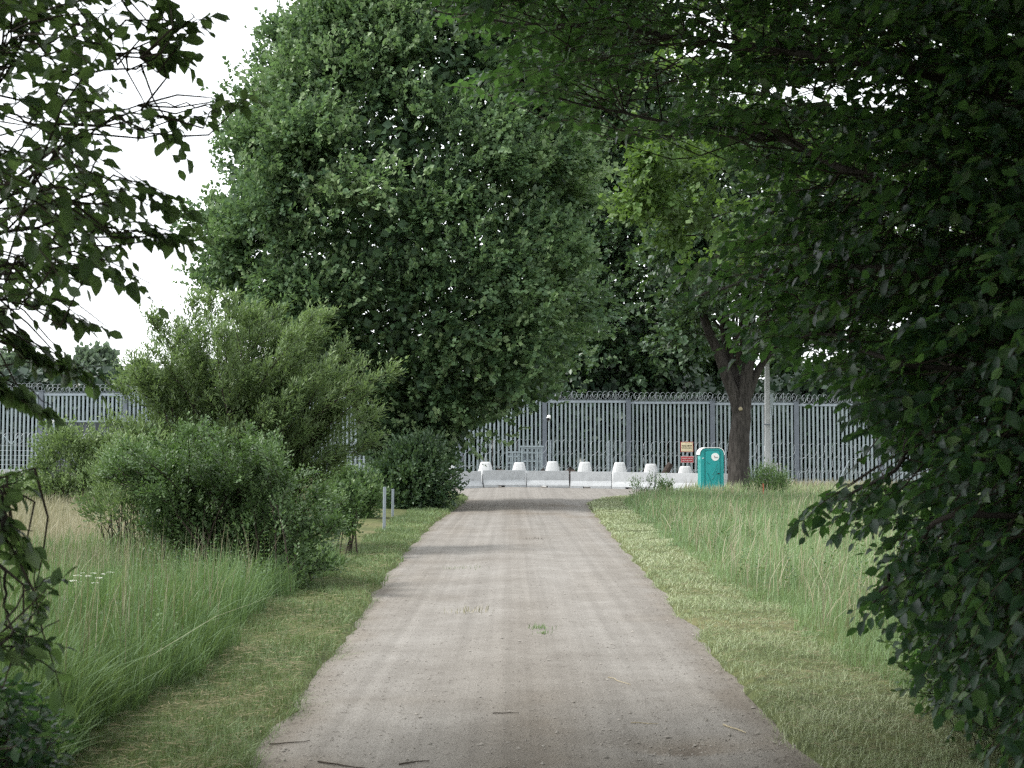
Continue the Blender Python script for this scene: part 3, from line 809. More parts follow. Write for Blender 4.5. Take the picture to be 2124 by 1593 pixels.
V, F, Tn = join((V, F, Tn), core(prof(rows, YM), YM, 36000, .34, .88, .85, M_MAPLE, g))
V2 = V.copy(); V2[:, 0] -= MX; V2[:, 1] -= YM
tag(link('crown', raw_mesh('crown', V2, F, M_MAPLE, Tn), mp), kind='stuff')
tr, lm = limb_mesh((0, 0, -.1), (1.0, .3, 16.5), .45, cen[::6] - np.array((MX, YM, 0)), g, lrad=.14)
tr.build('trunk', M_BARKD, mp, smooth=True); tag(lm.build('limb', M_BARK, mp, smooth=True), kind='stuff')
MB().tube([(.2, 1.2, -.1), (-.35, 1.0, 1.3), (-.8, .8, 2.8), (-1.4, .6, 4.6)], [.26, .22, .2, .14], 12).build('leaning_stem', M_BARKD, mp, smooth=True)

# dark maple behind, and the thick-trunked tree
g = np.random.default_rng(4)
YD = 95.0
rows = [(-60, 1150, 1330), (120, 1120, 1400), (300, 1120, 1440), (480, 1130, 1470), (620, 1130, 1480), (720, 1140, 1470), (800, 1180, 1430), (830, 1230, 1400)]
(V, F, Tn), cen = crown(prof(rows, YD), YD, 150, (1.2, 2.3), 34, 8, .38, LEAF_BROAD, M_DARKLEAF, .8, .1, .6, .5, .6, .4, (.05, 0, 0), g)
V, F, Tn = join((V, F, Tn), core(prof(rows, YD), YD, 16000, .42, .95, .6, M_DARKLEAF, g))
XD = at(1290, 900, YD)[0]
dm = thing('shade_tree', 'dark leafy tree beyond the fence, right of the huge maple', 'tree', (XD, YD, 0))
tag(link('crown', raw_mesh('crown', V - np.array((XD, YD, 0)), F, M_DARKLEAF, Tn), dm), kind='stuff')
tr, lm = limb_mesh((0, 0, 0), (.5, .2, 17), .4, cen[::6] - np.array((XD, YD, 0)), g)
tr.build('trunk', M_BARKD, dm, smooth=True); tag(lm.build('limb', M_BARKD, dm, smooth=True), kind='stuff')

g = np.random.default_rng(5)
YT = 74.0
rows = [(250, 1440, 1720), (380, 1370, 1800), (500, 1330, 1860), (620, 1310, 1880), (700, 1330, 1850), (745, 1500, 1560)]
(V, F, Tn), cen = crown(prof(rows, YT), YT, 110, (1.0, 2.0), 32, 9, .30, LEAF_BROAD, M_DARKLEAF, .7, .1, .6, .4, .7, .35, (.05, 0, 0), g)
V, F, Tn = join((V, F, Tn), core(prof(rows[:-1], YT), YT, 2500, .5, .7, .7, M_DARKLEAF, g))
pb = at(1532, 1008, YT)
tt_ = thing('old_tree', 'old tree with a thick grey forked trunk just right of the teal toilet', 'tree', (pb[0], YT, float(ground_h(pb[0], YT))))
off = np.array(tt_.location)
lx_, ly_ = pix(V.reshape(-1, 4, 3).mean(1)); ld = V.reshape(-1, 4, 3)[:, 0, 1]
kp = ~((lx_ > 1440) & (lx_ < 1625) & (ly_ > 655) & (ld < YT + .6))
V = V.reshape(-1, 4, 3)[kp].reshape(-1, 3); Tn = Tn.reshape(-1, 4)[kp].ravel()
F = (LEAF_BROAD[1][None] + (np.arange(len(V) // 4) * 4)[:, None, None]).reshape(-1, 3)      # the fork stands clear of leaves
tag(link('crown', raw_mesh('crown', V - off, F, M_DARKLEAF, Tn), tt_), kind='stuff')
def path(pts, Y, yo=None): return [at(px, py, Y + (0 if yo is None else yo[i])) - off for i, (px, py) in enumerate(pts)]
def barktube(pts, rads, n=18, sub=6, seed=1, amp=.05):
    """smooth tapered trunk with an uneven, ridged section"""
    P = np.array(pts, float); t0 = np.linspace(0, 1, len(P)); t1 = np.linspace(0, 1, (len(P) - 1) * sub + 1)
    Q = np.stack([np.interp(t1, t0, P[:, k]) for k in range(3)], -1)
    ker = np.array([1, 2, 3, 2, 1]) / 9.0
    for k in range(3):
        e = np.concatenate((np.full(2, Q[0, k]), Q[:, k], np.full(2, Q[-1, k]))); Q[:, k] = np.convolve(e, ker, 'valid')
    rr = np.interp(t1, t0, rads)
    vs, fs = [], []
    for i, (q, r_) in enumerate(zip(Q, rr)):
        for j in range(n):
            a = 2 * math.pi * j / n
            m_ = 1 + amp * math.sin(5 * a + seed + .6 * i * .2) + amp * .8 * math.sin(9 * a + 2 * seed - .15 * i) + amp * .6 * math.sin(.9 * i + 3 * a)
            vs.append((q[0] + r_ * m_ * math.cos(a), q[1] + r_ * m_ * math.sin(a), q[2]))
    for i in range(len(Q) - 1):
        for j in range(n):
            k = (j + 1) % n; fs.append((i * n + j, i * n + k, (i + 1) * n + k, (i + 1) * n + j))
    return MB().add(vs, fs)
barktube(path([(1536, 1030), (1533, 1000), (1531, 960), (1533, 915), (1538, 870), (1540, 840), (1545, 800), (1552, 760), (1556, 700), (1558, 600)], YT), [.75, .62, .56, .54, .50, .46, .36, .32, .27, .15], seed=2).build('trunk', M_BARK, tt_, smooth=True)
for pts, rads, nm, yo in (([(1536, 870), (1524, 820), (1506, 780), (1492, 735), (1470, 690), (1455, 640), (1430, 590)], [.36, .36, .33, .29, .26, .2, .1], 'limb', [0, 0, 0, .1, .3, .5, .7]),
                          ([(1540, 850), (1532, 800), (1518, 760), (1506, 715), (1500, 650), (1496, 560)], [.30, .30, .27, .25, .2, .1], 'limb', [.4, .5, .6, .8, 1, 1.2]),
                          ([(1548, 830), (1564, 785), (1580, 755), (1600, 728), (1640, 700)], [.28, .25, .22, .18, .08], 'limb', [.1, .2, .2, .3, .4]),
                          ([(1480, 700), (1440, 690), (1400, 685), (1340, 690)], [.12, .1, .08, .03], 'bough', None)):
    barktube(path(pts, YT, yo), rads, 12, 4, len(pts)).build(nm, M_BARK, tt_, smooth=True)
kn = MB().tube([(0, 0, 0), (0, -.05, 0)], [.11, .07], 9).build('cut_knot', M_STRAW, tt_); kn.location = at(1536, 848, YT - .52) - off
mb = MB()
for c in cen[::5]:
    s = at(g.uniform(1500, 1580), g.uniform(690, 760), YT) - off; e = c - off
    mb.tube([s, (s + e) / 2 + np.array((0, 0, .4)), e], [.08, .05, .015], 5, False)
tag(mb.build('branch', M_BARKD, tt_), kind='stuff')

# paler tree that leans in from the right between the big maple and the near foliage
g = np.random.default_rng(6)
YL = 36.0
rows = [(-250, 1500, 1900), (-50, 1400, 2100), (120, 1360, 2200), (240, 1290, 2250), (320, 1230, 2280), (400, 1225, 2300), (460, 1270, 2280), (520, 1420, 2200), (600, 1560, 2150)]
pl = prof(rows, YL)
(V, F, Tn), cen = crown(pl, YL, 170, (.5, 1.1), 30, 9, .165, LEAF_BROAD, M_LIME, .42, .2, .7, .5, .6, .45, (0, 0, 0), g)
XL_ = at(1990, 900, YL)[0]
lt = thing('lime_tree', 'yellow green tree leaning in between the huge maple and the dark near foliage', 'tree', (XL_, YL, 0))
px_, py_ = pix(V.reshape(-1, 4, 3).mean(1))
hole = ((px_ > 1330) & (px_ < 1520) & (py_ < 240) & (py_ > 20) & (nz(px_, py_, 40, 3) > -.1))
keep = ~hole
Vk = V.reshape(-1, 4, 3)[keep]; Tk = Tn.reshape(-1, 4)[keep]
Fk = (LEAF_BROAD[1][None] + (np.arange(len(Vk)) * 4)[:, None, None]).reshape(-1, 3)
tag(link('crown', raw_mesh('crown', Vk.reshape(-1, 3) - np.array((XL_, YL, 0)), Fk, M_LIME, Tk.ravel()), lt), kind='stuff')
tr, lm = limb_mesh((0, 0, -.1), (-.6, 0, 9.5), .26, cen[::6] - np.array((XL_, YL, 0)), g)
tr.build('trunk', M_BARK, lt, smooth=True); tag(lm.build('limb', M_BARKD, lt, smooth=True), kind='stuff')

# ------------------------------------------------------------------ trees beyond the fence
FT = [(40, 101, 745, 80, 'pale far tree above the left end of the bar fence'), (200, 104, 733, 66, 'pale far tree above the shed, loose rounded top'), (292, 108, 770, 48, 'low far tree beside the willow tip above the fence'),
      (420, 103, 760, 80, 'far tree hidden mostly by the willow, beyond the fence'), (640, 101, 740, 90, 'far tree behind the maple trunk and the bars'),
      (905, 100, 760, 90, 'far tree seen through the bars under the maple crown'), (1060, 99, 730, 85, 'far tree behind the bars above the metal gate'), (1175, 104, 640, 95, 'tall far tree behind the bars right of the camera pole'),
      (1290, 100, 690, 85, 'bushy far tree above the razor wire below the dark tree'), (1400, 106, 600, 95, 'tall far tree behind the bars above the signs'), (1500, 101, 720, 75, 'far tree behind the fence above the teal toilet'),
      (1625, 102, 745, 48, 'small far tree in the gap between trunk and pole'), (1690, 103, 770, 70, 'far tree above the fence right of the concrete pole'), (1810, 100, 700, 90, 'far tree behind near foliage right of the pole'), (1950, 104, 720, 95, 'far tree beyond the right end of the fence')]
for k, (px, Y, top, hw, lab) in enumerate(FT):
    g = np.random.default_rng(100 + k)
    rows = [(top, px - hw * .25, px + hw * .25), (top + 30, px - hw * .6, px + hw * .6), (top + 90, px - hw, px + hw), (top + 170, px - hw, px + hw), (965, px - hw * .8, px + hw * .8)]
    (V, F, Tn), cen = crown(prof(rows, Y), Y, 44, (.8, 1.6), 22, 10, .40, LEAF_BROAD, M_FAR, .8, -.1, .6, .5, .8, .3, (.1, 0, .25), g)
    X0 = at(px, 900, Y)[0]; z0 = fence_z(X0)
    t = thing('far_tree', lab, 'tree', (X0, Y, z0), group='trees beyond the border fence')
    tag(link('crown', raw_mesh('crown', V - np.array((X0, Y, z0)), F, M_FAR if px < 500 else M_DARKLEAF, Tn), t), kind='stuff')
    tr, lm = limb_mesh((0, 0, -.2), (.2, 0, cen[:, 2].max() - z0), .2, cen[::7] - np.array((X0, Y, z0)), g)
    tr.build('trunk', M_BARKD, t, smooth=True); tag(lm.build('limb', M_BARKD, t, smooth=True), kind='stuff')

# thicket behind the bars
g = np.random.default_rng(8)
N = 50000
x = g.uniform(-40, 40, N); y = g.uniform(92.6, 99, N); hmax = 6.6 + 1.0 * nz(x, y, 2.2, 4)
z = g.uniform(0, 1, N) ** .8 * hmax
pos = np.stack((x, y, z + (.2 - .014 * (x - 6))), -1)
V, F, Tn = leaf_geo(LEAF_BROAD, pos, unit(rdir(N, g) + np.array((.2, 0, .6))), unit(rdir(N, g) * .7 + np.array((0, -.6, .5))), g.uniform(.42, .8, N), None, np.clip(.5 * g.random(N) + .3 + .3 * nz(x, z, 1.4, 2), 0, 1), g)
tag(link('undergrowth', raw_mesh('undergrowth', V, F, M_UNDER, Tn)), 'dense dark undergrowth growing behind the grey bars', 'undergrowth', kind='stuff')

# ------------------------------------------------------------------ willow and shrubs on the left
def catmull(P, sub):
    P = np.concatenate((2 * P[:1] - P[1:2], P, 2 * P[-1:] - P[-2:-1]))
    out = []
    for i in range(1, len(P) - 2):
        for t in np.linspace(0, 1, sub, endpoint=False):
            a, b, c, d = P[i - 1], P[i], P[i + 1], P[i + 2]
            out.append(.5 * (2 * b + (c - a) * t + (2 * a - 5 * b + 4 * c - d) * t * t + (3 * b - a - 3 * c + d) * t ** 3))
    return np.array(out + [P[-2]])

def stem_shrub(name, label, base, tips, nshoot, nleaf, lsize, tpl, mat, seed, slen=.4, wind=(0, 0, 0), f0=.35, spread=.3, up=.4, rad=.03, jb=.35):
    """a shrub of many curved stems, each carrying leafy side shoots"""
    g = np.random.default_rng(seed)
    base = np.array(base, float); tips = np.array(tips, float)
    t = thing(name, label, 'shrub', base)
    nst = len(tips); SB, SX, SD = [], [], []
    mb = MB()
    for k in range(nst):
        b = base + np.array((g.normal() * jb, g.normal() * jb, -.08)); e = tips[k]
        m1 = b + (e - b) * np.array((.28, .28, .45)); m2 = b + (e - b) * np.array((.65, .65, .8)) + g.normal(size=3) * .06
        Q = catmull(np.array([b, m1, m2, e]), 8)
        mb.tube(Q - base, np.linspace(rad * g.uniform(.5, 1.1), .003, len(Q)), 5, False)
        f = f0 + (1 - f0) * g.random(nshoot) ** .8; f[:max(2, nshoot // 10)] = 1.0
        x = f * (len(Q) - 1); i = np.minimum(x.astype(int), len(Q) - 2)
        p = Q[i] + (Q[i + 1] - Q[i]) * (x - i)[:, None]; tg = unit(Q[i + 1] - Q[i])
        out = unit(rdir(nshoot, g) + .4 * unit(e - base))
        p = p + out * (spread * (1.15 - .95 * f) * g.random(nshoot) ** .6)[:, None]
        SB.append(p); SX.append(unit(.65 * tg + .6 * out + np.array((0, 0, up)) + np.array(wind))); SD.append(np.full(nshoot, g.random()))
    SB, SX, SD = np.concatenate(SB), np.concatenate(SX), np.concatenate(SD)
    for q in range(0, len(SB), 5):
        mb.tube([SB[q] - base, SB[q] + SX[q] * slen * .9 - base], [.005, .002], 3, False)
    S = len(SB); L = slen * g.uniform(.5, 1.25, S)
    si = np.repeat(np.arange(S), nleaf); k = np.tile(np.arange(nleaf), S); ff = (k + g.random(len(k))) / nleaf
    rd = unit(np.cross(SX[si], rdir(len(si), g)))
    pos = SB[si] + SX[si] * (L[si] * ff)[:, None] + rd * .02
    dr = SX[si] * (.55 + .5 * ff)[:, None] + rd * .75 + np.array(wind) * .5
    nr = unit(np.array((0, 0, .8)) + .35 * unit(SB[si] - base - np.array((0, 0, .8))) + .3 * rdir(S, g)[si] + .3 * rdir(len(si), g))
    size = lsize * g.uniform(.6, 1.2, len(si)) * (1.1 - .35 * ff)
    tint = np.clip(.4 * g.random(len(si)) + .25 * g.random(S)[si] + .25 * SD[si] + .2 * (ff - .4), 0, 1)
    V, F, Tn = leaf_geo(tpl, pos, dr, nr, size, None, tint, g)
    tag(link('foliage', raw_mesh('foliage', V - base, F, mat, Tn), t), kind='stuff')
    tag(mb.build('stem', M_TWIG, t), kind='stuff')
    return t

g = np.random.default_rng(12)
YW = 29.0
wt_ = [(325, 668), (340, 720), (395, 640), (430, 634), (470, 645), (520, 662), (560, 655), (605, 690), (640, 672), (676, 664), (650, 720), (700, 740), (735, 772), (800, 772), (745, 830), (770, 880), (755, 930), (700, 950), (290, 765), (255, 820), (232, 880), (255, 950), (370, 700)]
wt_ += [(g.uniform(330, 690), g.uniform(680, 800)) for _ in range(26)] + [(g.uniform(260, 720), g.uniform(780, 960)) for _ in range(40)]
tips = [at(a + g.normal() * 5, b + g.normal() * 5, YW + (g.uniform(-1.6, .8) if i > 22 else g.uniform(-.8, .8))) for i, (a, b) in enumerate(wt_)]
stem_shrub('willow_shrub', 'big pale green willow with narrow upswept leaves left of the road', (at(490, 1130, YW)[0], YW, 0), tips, 70, 18, .132, LEAF_WILLOW, M_WILLOW, 12, .42, (.2, 0, .06), .25, .5, .35, .05, .5)
g = np.random.default_rng(21)
YS = 20.5
et = [(g.uniform(230, 700), 0) for _ in range(64)]
tips = []
for a, _ in et:
    top = np.interp(a, [230, 300, 420, 540, 640, 700], [960, 905, 890, 905, 965, 1050])
    b = top + abs(g.normal()) * 90
    tips.append(at(a, min(b, 1180), YS + g.uniform(-1.1, 1.0)))
stem_shrub('leafy_shrub', 'broad dark green shrub at the foot of the willow along the verge', (at(490, 1200, YS)[0], YS, 0), tips, 56, 13, .068, LEAF_KITE, M_ELDER, 21, .26, (.04, 0, .05), .15, .34, .3, .02, .55)

def bush(name, label, cat, rows, Y, nl, Rr, nsp, nlf, lsize, tpl, mat, seed, wind=(0, 0, 0), slen=.3, droop=-.2, upn=.6, depth=.8, nst=60, front=.5, zj=.12):
    g = np.random.default_rng(seed)
    (V, F, Tn), cen = crown(prof(rows, Y), Y, nl, Rr, nsp, nlf, lsize, tpl, mat, slen, droop, upn, front, depth, .3, wind, g, .9, jut=.4, ragged=.3, zjit=zj, jmax=1.5, lobetint=.45, lift=.5)
    px0 = (rows[-1][1] + rows[-1][2]) / 2
    X0 = at(px0, 1000, Y)[0]; o0 = np.array((X0, Y, float(base_h(X0, Y))))
    t = thing(name, label, cat, o0)
    tag(link('foliage', raw_mesh('foliage', V - o0, F, mat, Tn), t), kind='stuff')
    mb = MB()
    for k in range(nst):
        e = cen[g.integers(len(cen))] - o0 + g.normal(size=3) * Rr[0] * .6
        s = np.array((e[0] * .55 + g.normal() * .12, e[1] * .5 + g.normal() * .12, -.05))
        mb.tube([s, s + (e - s) * .5 + np.array((g.normal() * .05, 0, .08)), e], [.012 + .008 * g.random(), .011, .004], 4, False)
    tag(mb.build('stem', M_TWIG, t), kind='stuff')
    return t
bush('pale_bush', 'paler bush with tips of upright leaves low at the left of the willow', 'shrub',
     [(925, 215, 330), (980, 190, 400), (1060, 170, 420), (1140, 190, 400), (1200, 240, 380)], 23.0, 50, (.2, .4), 24, 12, .08, LEAF_WILLOW, M_WILLOW, 22, (.05, 0, .25), .28, -.4)
bush('field_bush', 'rounded light green bush standing before the corrugated shed', 'shrub',
     [(900, 90, 170), (925, 70, 240), (955, 65, 250), (1000, 60, 240), (1035, 50, 220)], 58, 40, (.4, .8), 26, 10, .14, LEAF_KITE, M_WILLOW, 23, (.1, 0, .2), .45, -.3)
bush('low_bush', 'low dark bush at the foot of the field bush by the wire fence', 'shrub',
     [(985, 10, 90), (1000, -30, 150), (1030, -60, 230), (1045, -60, 240)], 62, 26, (.3, .6), 24, 10, .13, LEAF_KITE, M_ELDER, 24, (0, 0, .1), .4, -.1)
bush('maple_foot_bush', 'dark rounded bush under the maple beside the first barrier', 'shrub',
     [(925, 830, 890), (950, 800, 925), (985, 780, 940), (1015, 790, 940), (1045, 800, 920), (1060, 800, 900)], 50, 70, (.35, .7), 26, 10, .13, LEAF_KITE, M_DARKLEAF, 25, (0, 0, .1), .4, 0)
bush('wayside_bush', 'small bush in verge grass between willow and steel posts', 'shrub',
     [(985, 690, 760), (1010, 660, 790), (1050, 650, 790), (1085, 660, 770)], 42, 36, (.25, .5), 22, 10, .10, LEAF_KITE, M_ELDER, 26, (0, 0, .2), .35, -.2)
bush('slim_sapling', 'slim sapling with thin bare dark stems at the shrub edge', 'sapling',
     [(1030, 700, 745), (1050, 690, 755), (1075, 680, 745), (1090, 690, 735)], 27.0, 14, (.12, .2), 14, 9, .07, LEAF_KITE, M_ELDER, 27, (.1, 0, .2), .22, -.1, nst=9)
bush('weed_clump', 'weedy grey green clump at the road bend before the barriers', 'weeds',
     [(1000, 1330, 1380), (1012, 1310, 1410), (1030, 1300, 1390), (1045, 1300, 1360)], 64, 16, (.15, .35), 14, 9, .10, LEAF_WILLOW, M_ELDER, 28, (.2, 0, .4), .4, -.6)
bush('pole_weeds', 'tall green weeds round the foot of the concrete pole', 'weeds',
     [(975, 1580, 1600), (995, 1562, 1630), (1025, 1555, 1640)], 66, 20, (.25, .45), 22, 10, .11, LEAF_WILLOW, M_ELDER, 29, (.1, 0, .5), .45, -.6)

# ------------------------------------------------------------------ near trees that frame the view
def inside(poly, x, y):
    r_ = np.zeros(len(x), bool); P = np.array(poly, float)
    for i in range(len(P)):
        x0, y0 = P[i - 1]; x1, y1 = P[i]
        c = ((y0 > y) != (y1 > y)) & (x < (x1 - x0) * (y - y0) / (y1 - y0 + 1e-12) + x0)
        r_ ^= c
    return r_

def twigs(base, axis, length, nleaf, lsize, g, droop=.25, tpl=LEAF_OVAL, hang=.35):
    """twigs with alternate leaves; returns leaf arrays and twig polylines"""
    Tn = len(base)
    side = unit(np.cross(axis, np.array((0, 0, 1.0)) + .35 * g.normal(size=(Tn, 3))))
    ti = np.repeat(np.arange(Tn), nleaf)
    k = np.tile(np.arange(nleaf), Tn)
    f = (k + .6) / nleaf
    L = length[ti]
    sag = -droop * L * f ** 2
    pos = base[ti] + axis[ti] * (L * f)[:, None]; pos[:, 2] += sag
    sgn = np.where(k % 2 == 0, 1.0, -1.0)
    tipw = sstep(.75, 1.0, f)
    dr = axis[ti] * (.55 + .8 * tipw)[:, None] + side[ti] * (sgn * (1 - .7 * tipw))[:, None] * .9 + .35 * rdir(len(ti), g)
    dr[:, 2] -= hang * 1.3 * g.uniform(.3, 1.6, len(ti))
    nr = unit(np.array((0, 0, .55)) + .62 * rdir(len(ti), g) + .25 * side[ti] * sgn[:, None] + .45 * axis[ti])
    size = lsize * g.uniform(.6, 1.15, len(ti)) * (1 - .25 * tipw)
    lines = []
    for i in range(Tn):
        lines.append([base[i], base[i] + axis[i] * length[i] * .5 + np.array((0, 0, -droop * length[i] * .25)), base[i] + axis[i] * length[i] * .97 + np.array((0, 0, -droop * length[i] * .94))])
    return pos, unit(dr), nr, size, lines, ti

def near_tree(name, label, loc, trunk, limbs, pts, ax, nleaf, lsize, length, matstuff, mat1, seed, extra=None, nparts=300, droop=.25, hang=.35, tpls=(LEAF_OVAL, LEAF_OVAL2, LEAF_OVAL3), bark=M_BARKD, stub=True, conn=1.3):
    g = np.random.default_rng(seed)
    off = np.array(loc, float)
    t = thing(name, label, 'tree', loc)
    barktube(np.array(trunk[0]) - off, trunk[1], 14, 3, seed).build('trunk', bark, t, smooth=True)
    samples = []
    for ptsl, rads in limbs:
        P = np.array(ptsl, float); t0 = np.linspace(0, 1, len(P)); t1 = np.linspace(0, 1, len(P) * 6)
        Q = catmull(P, 6)
        t1 = np.linspace(0, 1, len(Q))
        tq = np.linspace(0, 1, len(Q))[:, None] * np.array((9.0, 11.0, 7.5)) + g.uniform(0, 6, 3)
        Q += .035 * np.sin(tq) * np.minimum(1, np.linspace(0, 4, len(Q)))[:, None]
        Q[1:-1] += g.normal(size=Q[1:-1].shape) * .008
        MB().tube(Q - off, np.interp(t1, t0, rads), 7, False).build('limb', bark, t, smooth=True)
        samples.append(Q)
    samples = np.concatenate(samples)
    pos, dr, nr, size, lines, ti = twigs(pts, ax, length, nleaf, lsize, g, droop, LEAF_OVAL, hang)
    tint = np.clip(.45 * g.random(len(pos)) + .30 * g.random(len(pts))[ti] + np.where(g.random(len(pos)) < .12, .5, 0), 0, 1)
    mb = MB()
    for ln in lines:
        mb.tube(np.array(ln) - off, [.0034, .0026, .0012], 3, False)
        axn = unit((ln[1] - ln[0])[None])[0]
        q = ln[0] - axn * .35
        d = np.linalg.norm(samples - q, axis=1); j = d.argmin()
        if d[j] < .3:
            mb.tube(np.array([samples[j], q * .5 + ln[0] * .5 + g.normal(size=3) * .02, ln[0]]) - off, [.007, .0055, .0042], 3, False)
        elif stub and g.random() < .5:
            mb.tube(np.array([q + g.normal(size=3) * .08 - axn * .15, q + g.normal(size=3) * .03, ln[0]]) - off, [.006, .005, .0042], 3, False)
    tag(mb.build('twig', M_TWIG, t), kind='stuff')
    # the leaves that show largest are objects, the rest is one mass
    px_, py_ = pix(pos)
    vis = (px_ > -10) & (px_ < 2134) & (py_ > -10) & (py_ < 1603)
    score = np.where(vis, size / np.maximum(pos[:, 1], .5), 0) * (.6 + .8 * g.random(len(pos)))
    order = np.argsort(-score)[:nparts]
    single = np.zeros(len(pos), bool); single[order] = True
    meshes = [raw_mesh('leaf', v, f, mat1, smooth=True) for v, f in tpls]
    for i in order:
        d = dr[i]; x = unit(np.cross(d, nr[i])[None])[0]; z = np.cross(x, d)
        Mx = Matrix(((x[0], d[0], z[0], 0), (x[1], d[1], z[1], 0), (x[2], d[2], z[2], 0), (0, 0, 0, 1)))
        o = bpy.data.objects.new('leaf', meshes[i % len(meshes)]); C.objects.link(o)
        o.parent = t
        o.matrix_local = Matrix.Translation(Vector(pos[i] - off)) @ Mx @ Matrix.Scale(float(size[i]), 4)
    rest = np.where(~single)[0]
    VS, FS, TS, n0 = [], [], [], 0
    for k, tp in enumerate(LOW_OVALS):
        r_ = rest[rest % 3 == k]
        V, F, Tn = leaf_geo(tp, pos[r_], dr[r_], nr[r_], size[r_], None, tint[r_], g)
        VS.append(V); FS.append(F + n0); TS.append(Tn); n0 += len(V)
    if extra is not None:
        V, F, Tn = extra
        VS.append(V); FS.append(F + n0); TS.append(Tn)
    tag(link('foliage', raw_mesh('foliage', np.concatenate(VS) - off, np.concatenate(FS), matstuff, np.concatenate(TS), smooth=True), t), kind='stuff')
    return t

# right: the dark overhanging tree
g = np.random.default_rng(31)
POLY = [(840, -300), (850, 10), (900, 40), (1010, 60), (1040, 110), (940, 165), (960, 185), (1070, 190), (1090, 240), (1180, 250), (1225, 285), (1330, 262), (1500, 262), (1565, 335), (1550, 450), (1430, 525), (1400, 590), (1470, 600), (1500, 660), (1530, 720), (1620, 700), (1650, 740), (1680, 790), (1770, 830), (1810, 900), (1920, 950), (1980, 985), (1780, 1005), (1665, 1022), (1650, 1050), (1730, 1070), (1760, 1110), (1850, 1130), (1840, 1180), (1780, 1235), (1790, 1260), (1900, 1280), (1880, 1330), (1960, 1420), (2100, 1500), (2200, 1620), (2600, 1620), (2600, -300)]
HOLES = [(1350, 120, 70, 60), (1300, 200, 70, 35), (1480, 70, 50, 25), (1690, 160, 60, 22), (1960, 465, 40, 22), (1900, 450, 30, 15), (1590, 235, 30, 22), (1230, 235, 35, 12), (1610, 780, 30, 30), (2110, 40, 8, 12), (1940, 80, 18, 9), (1870, 200, 14, 8), (1820, 230, 16, 8)]
NP = 9000
px_ = g.uniform(830, 2600, NP); py_ = g.uniform(-300, 1620, NP)
ok = inside(POLY, px_, py_)
for hx, hy, ha, hb in HOLES: ok &= ~((((px_ - hx) / ha) ** 2 + ((py_ - hy) / hb) ** 2) < 1)
px_, py_ = px_[ok], py_[ok]
Yd = np.interp(px_, [850, 1300, 1700, 2100, 2500], [10.5, 9.6, 8.2, 6.9, 6.3]) + g.uniform(-1.3, 2.4, len(px_))
drop = g.random(len(px_)) > np.interp(px_, [830, 1300, 1800, 2124, 2600], [.62, .80, .85, .80, .45])
px_, py_, Yd = px_[~drop], py_[~drop], Yd[~drop]
pts = np.array([at(a, b, c) for a, b, c in zip(px_, py_, Yd)])
ax = unit(unit(pts - np.array((4.3, 7.4, 2.6))) + .45 * rdir(len(pts), g) + np.array((-.25, -.1, -.05)))
length = g.uniform(.28, .55, len(pts))
pts = pts - ax * (length * .75)[:, None]
tx, ty = 4.5, 7.3
limbs = []
for z0, tg in ((3.2, [(1900, 150, 7.5), (1600, 90, 8.4), (1350, 75, 9.2), (1100, 60, 10), (900, 15, 10.6)]), (2.9, [(1900, 400, 7.4), (1600, 300, 8.4), (1380, 240, 9.3), (1150, 200, 9.8)]),
               (2.5, [(1980, 560, 7), (1700, 560, 8), (1560, 590, 8.6), (1420, 610, 9.2)]), (2.1, [(1980, 760, 6.8), (1760, 700, 7.6), (1600, 730, 8.4)]), (1.7, [(2000, 900, 6.6), (1850, 990, 7.3), (1700, 1020, 8)]),
               (1.4, [(2030, 1060, 6.3), (1900, 1170, 6.7), (1800, 1235, 7.1)]), (1.1, [(2060, 1180, 6.6), (1920, 1300, 7.2)]), (3.8, [(2100, -60, 7), (1800, -120, 8), (1400, -150, 9.3)]), (4.6, [(2200, -250, 5), (1500, -500, 5.5)])):
    ptsl = [np.array((tx - .05 * z0, ty, z0))] + [at(*q) for q in tg]
    r0 = .030 if len(tg) > 3 else .018
    limbs.append((ptsl, np.linspace(r0, .006, len(ptsl))))
def unseen_canopy(c, r_, N, g, size=.12, mat=None, excl=None):  # leaf mass kept out of view, added to shade road and near foliage
    d = rdir(N, g) * (g.uniform(.25, 1, N) ** .5)[:, None]
    p = np.array(c) + d * np.array(r_)
    px_, py_ = pix(p)
    inview = (py_ > -130) & (p[:, 1] > .3) & (px_ > -60) & (px_ < 2190)
    p = p[~inview & (p[:, 2] > np.where(p[:, 1] < .5, 1.6, np.where(np.abs(p[:, 0]) > 4.5, .2, 2.6)))]
    n = len(p)
    return leaf_geo(LEAF_KITE, p, unit(rdir(n, g) + np.array((0, 0, -.4))), unit(rdir(n, g) * .7 + np.array((0, 0, .9))), size * g.uniform(.7, 1.3, n), None, g.random(n) * .8, g)
exa = unseen_canopy((2.4, 3.0, 7.4), (6.0, 10.5, 4.2), 36000, g, .23)
nb = 9000
a_, b_ = g.uniform(1560, 2600, nb), g.uniform(-200, 1500, nb)
ok = inside(POLY, a_, b_) & (a_ > 1880 + 90 * nz(b_, a_, 120, 3))
for hx, hy, ha, hb in HOLES: ok &= ~((((a_ - hx) / (ha * 1.3)) ** 2 + ((b_ - hy) / (hb * 1.3)) ** 2) < 1)
exc = unseen_canopy((8.6, 6.0, 4.2), (4.0, 7.5, 4.6), 15000, g, .22)  # unseen side mass, added to block light from the right
a_, b_ = a_[ok], b_[ok]
bp_ = np.array([at(p, q, r_) for p, q, r_ in zip(a_, b_, g.uniform(8.8, 12.5, len(a_)))])
bp_ = bp_[bp_[:, 2] > .3]
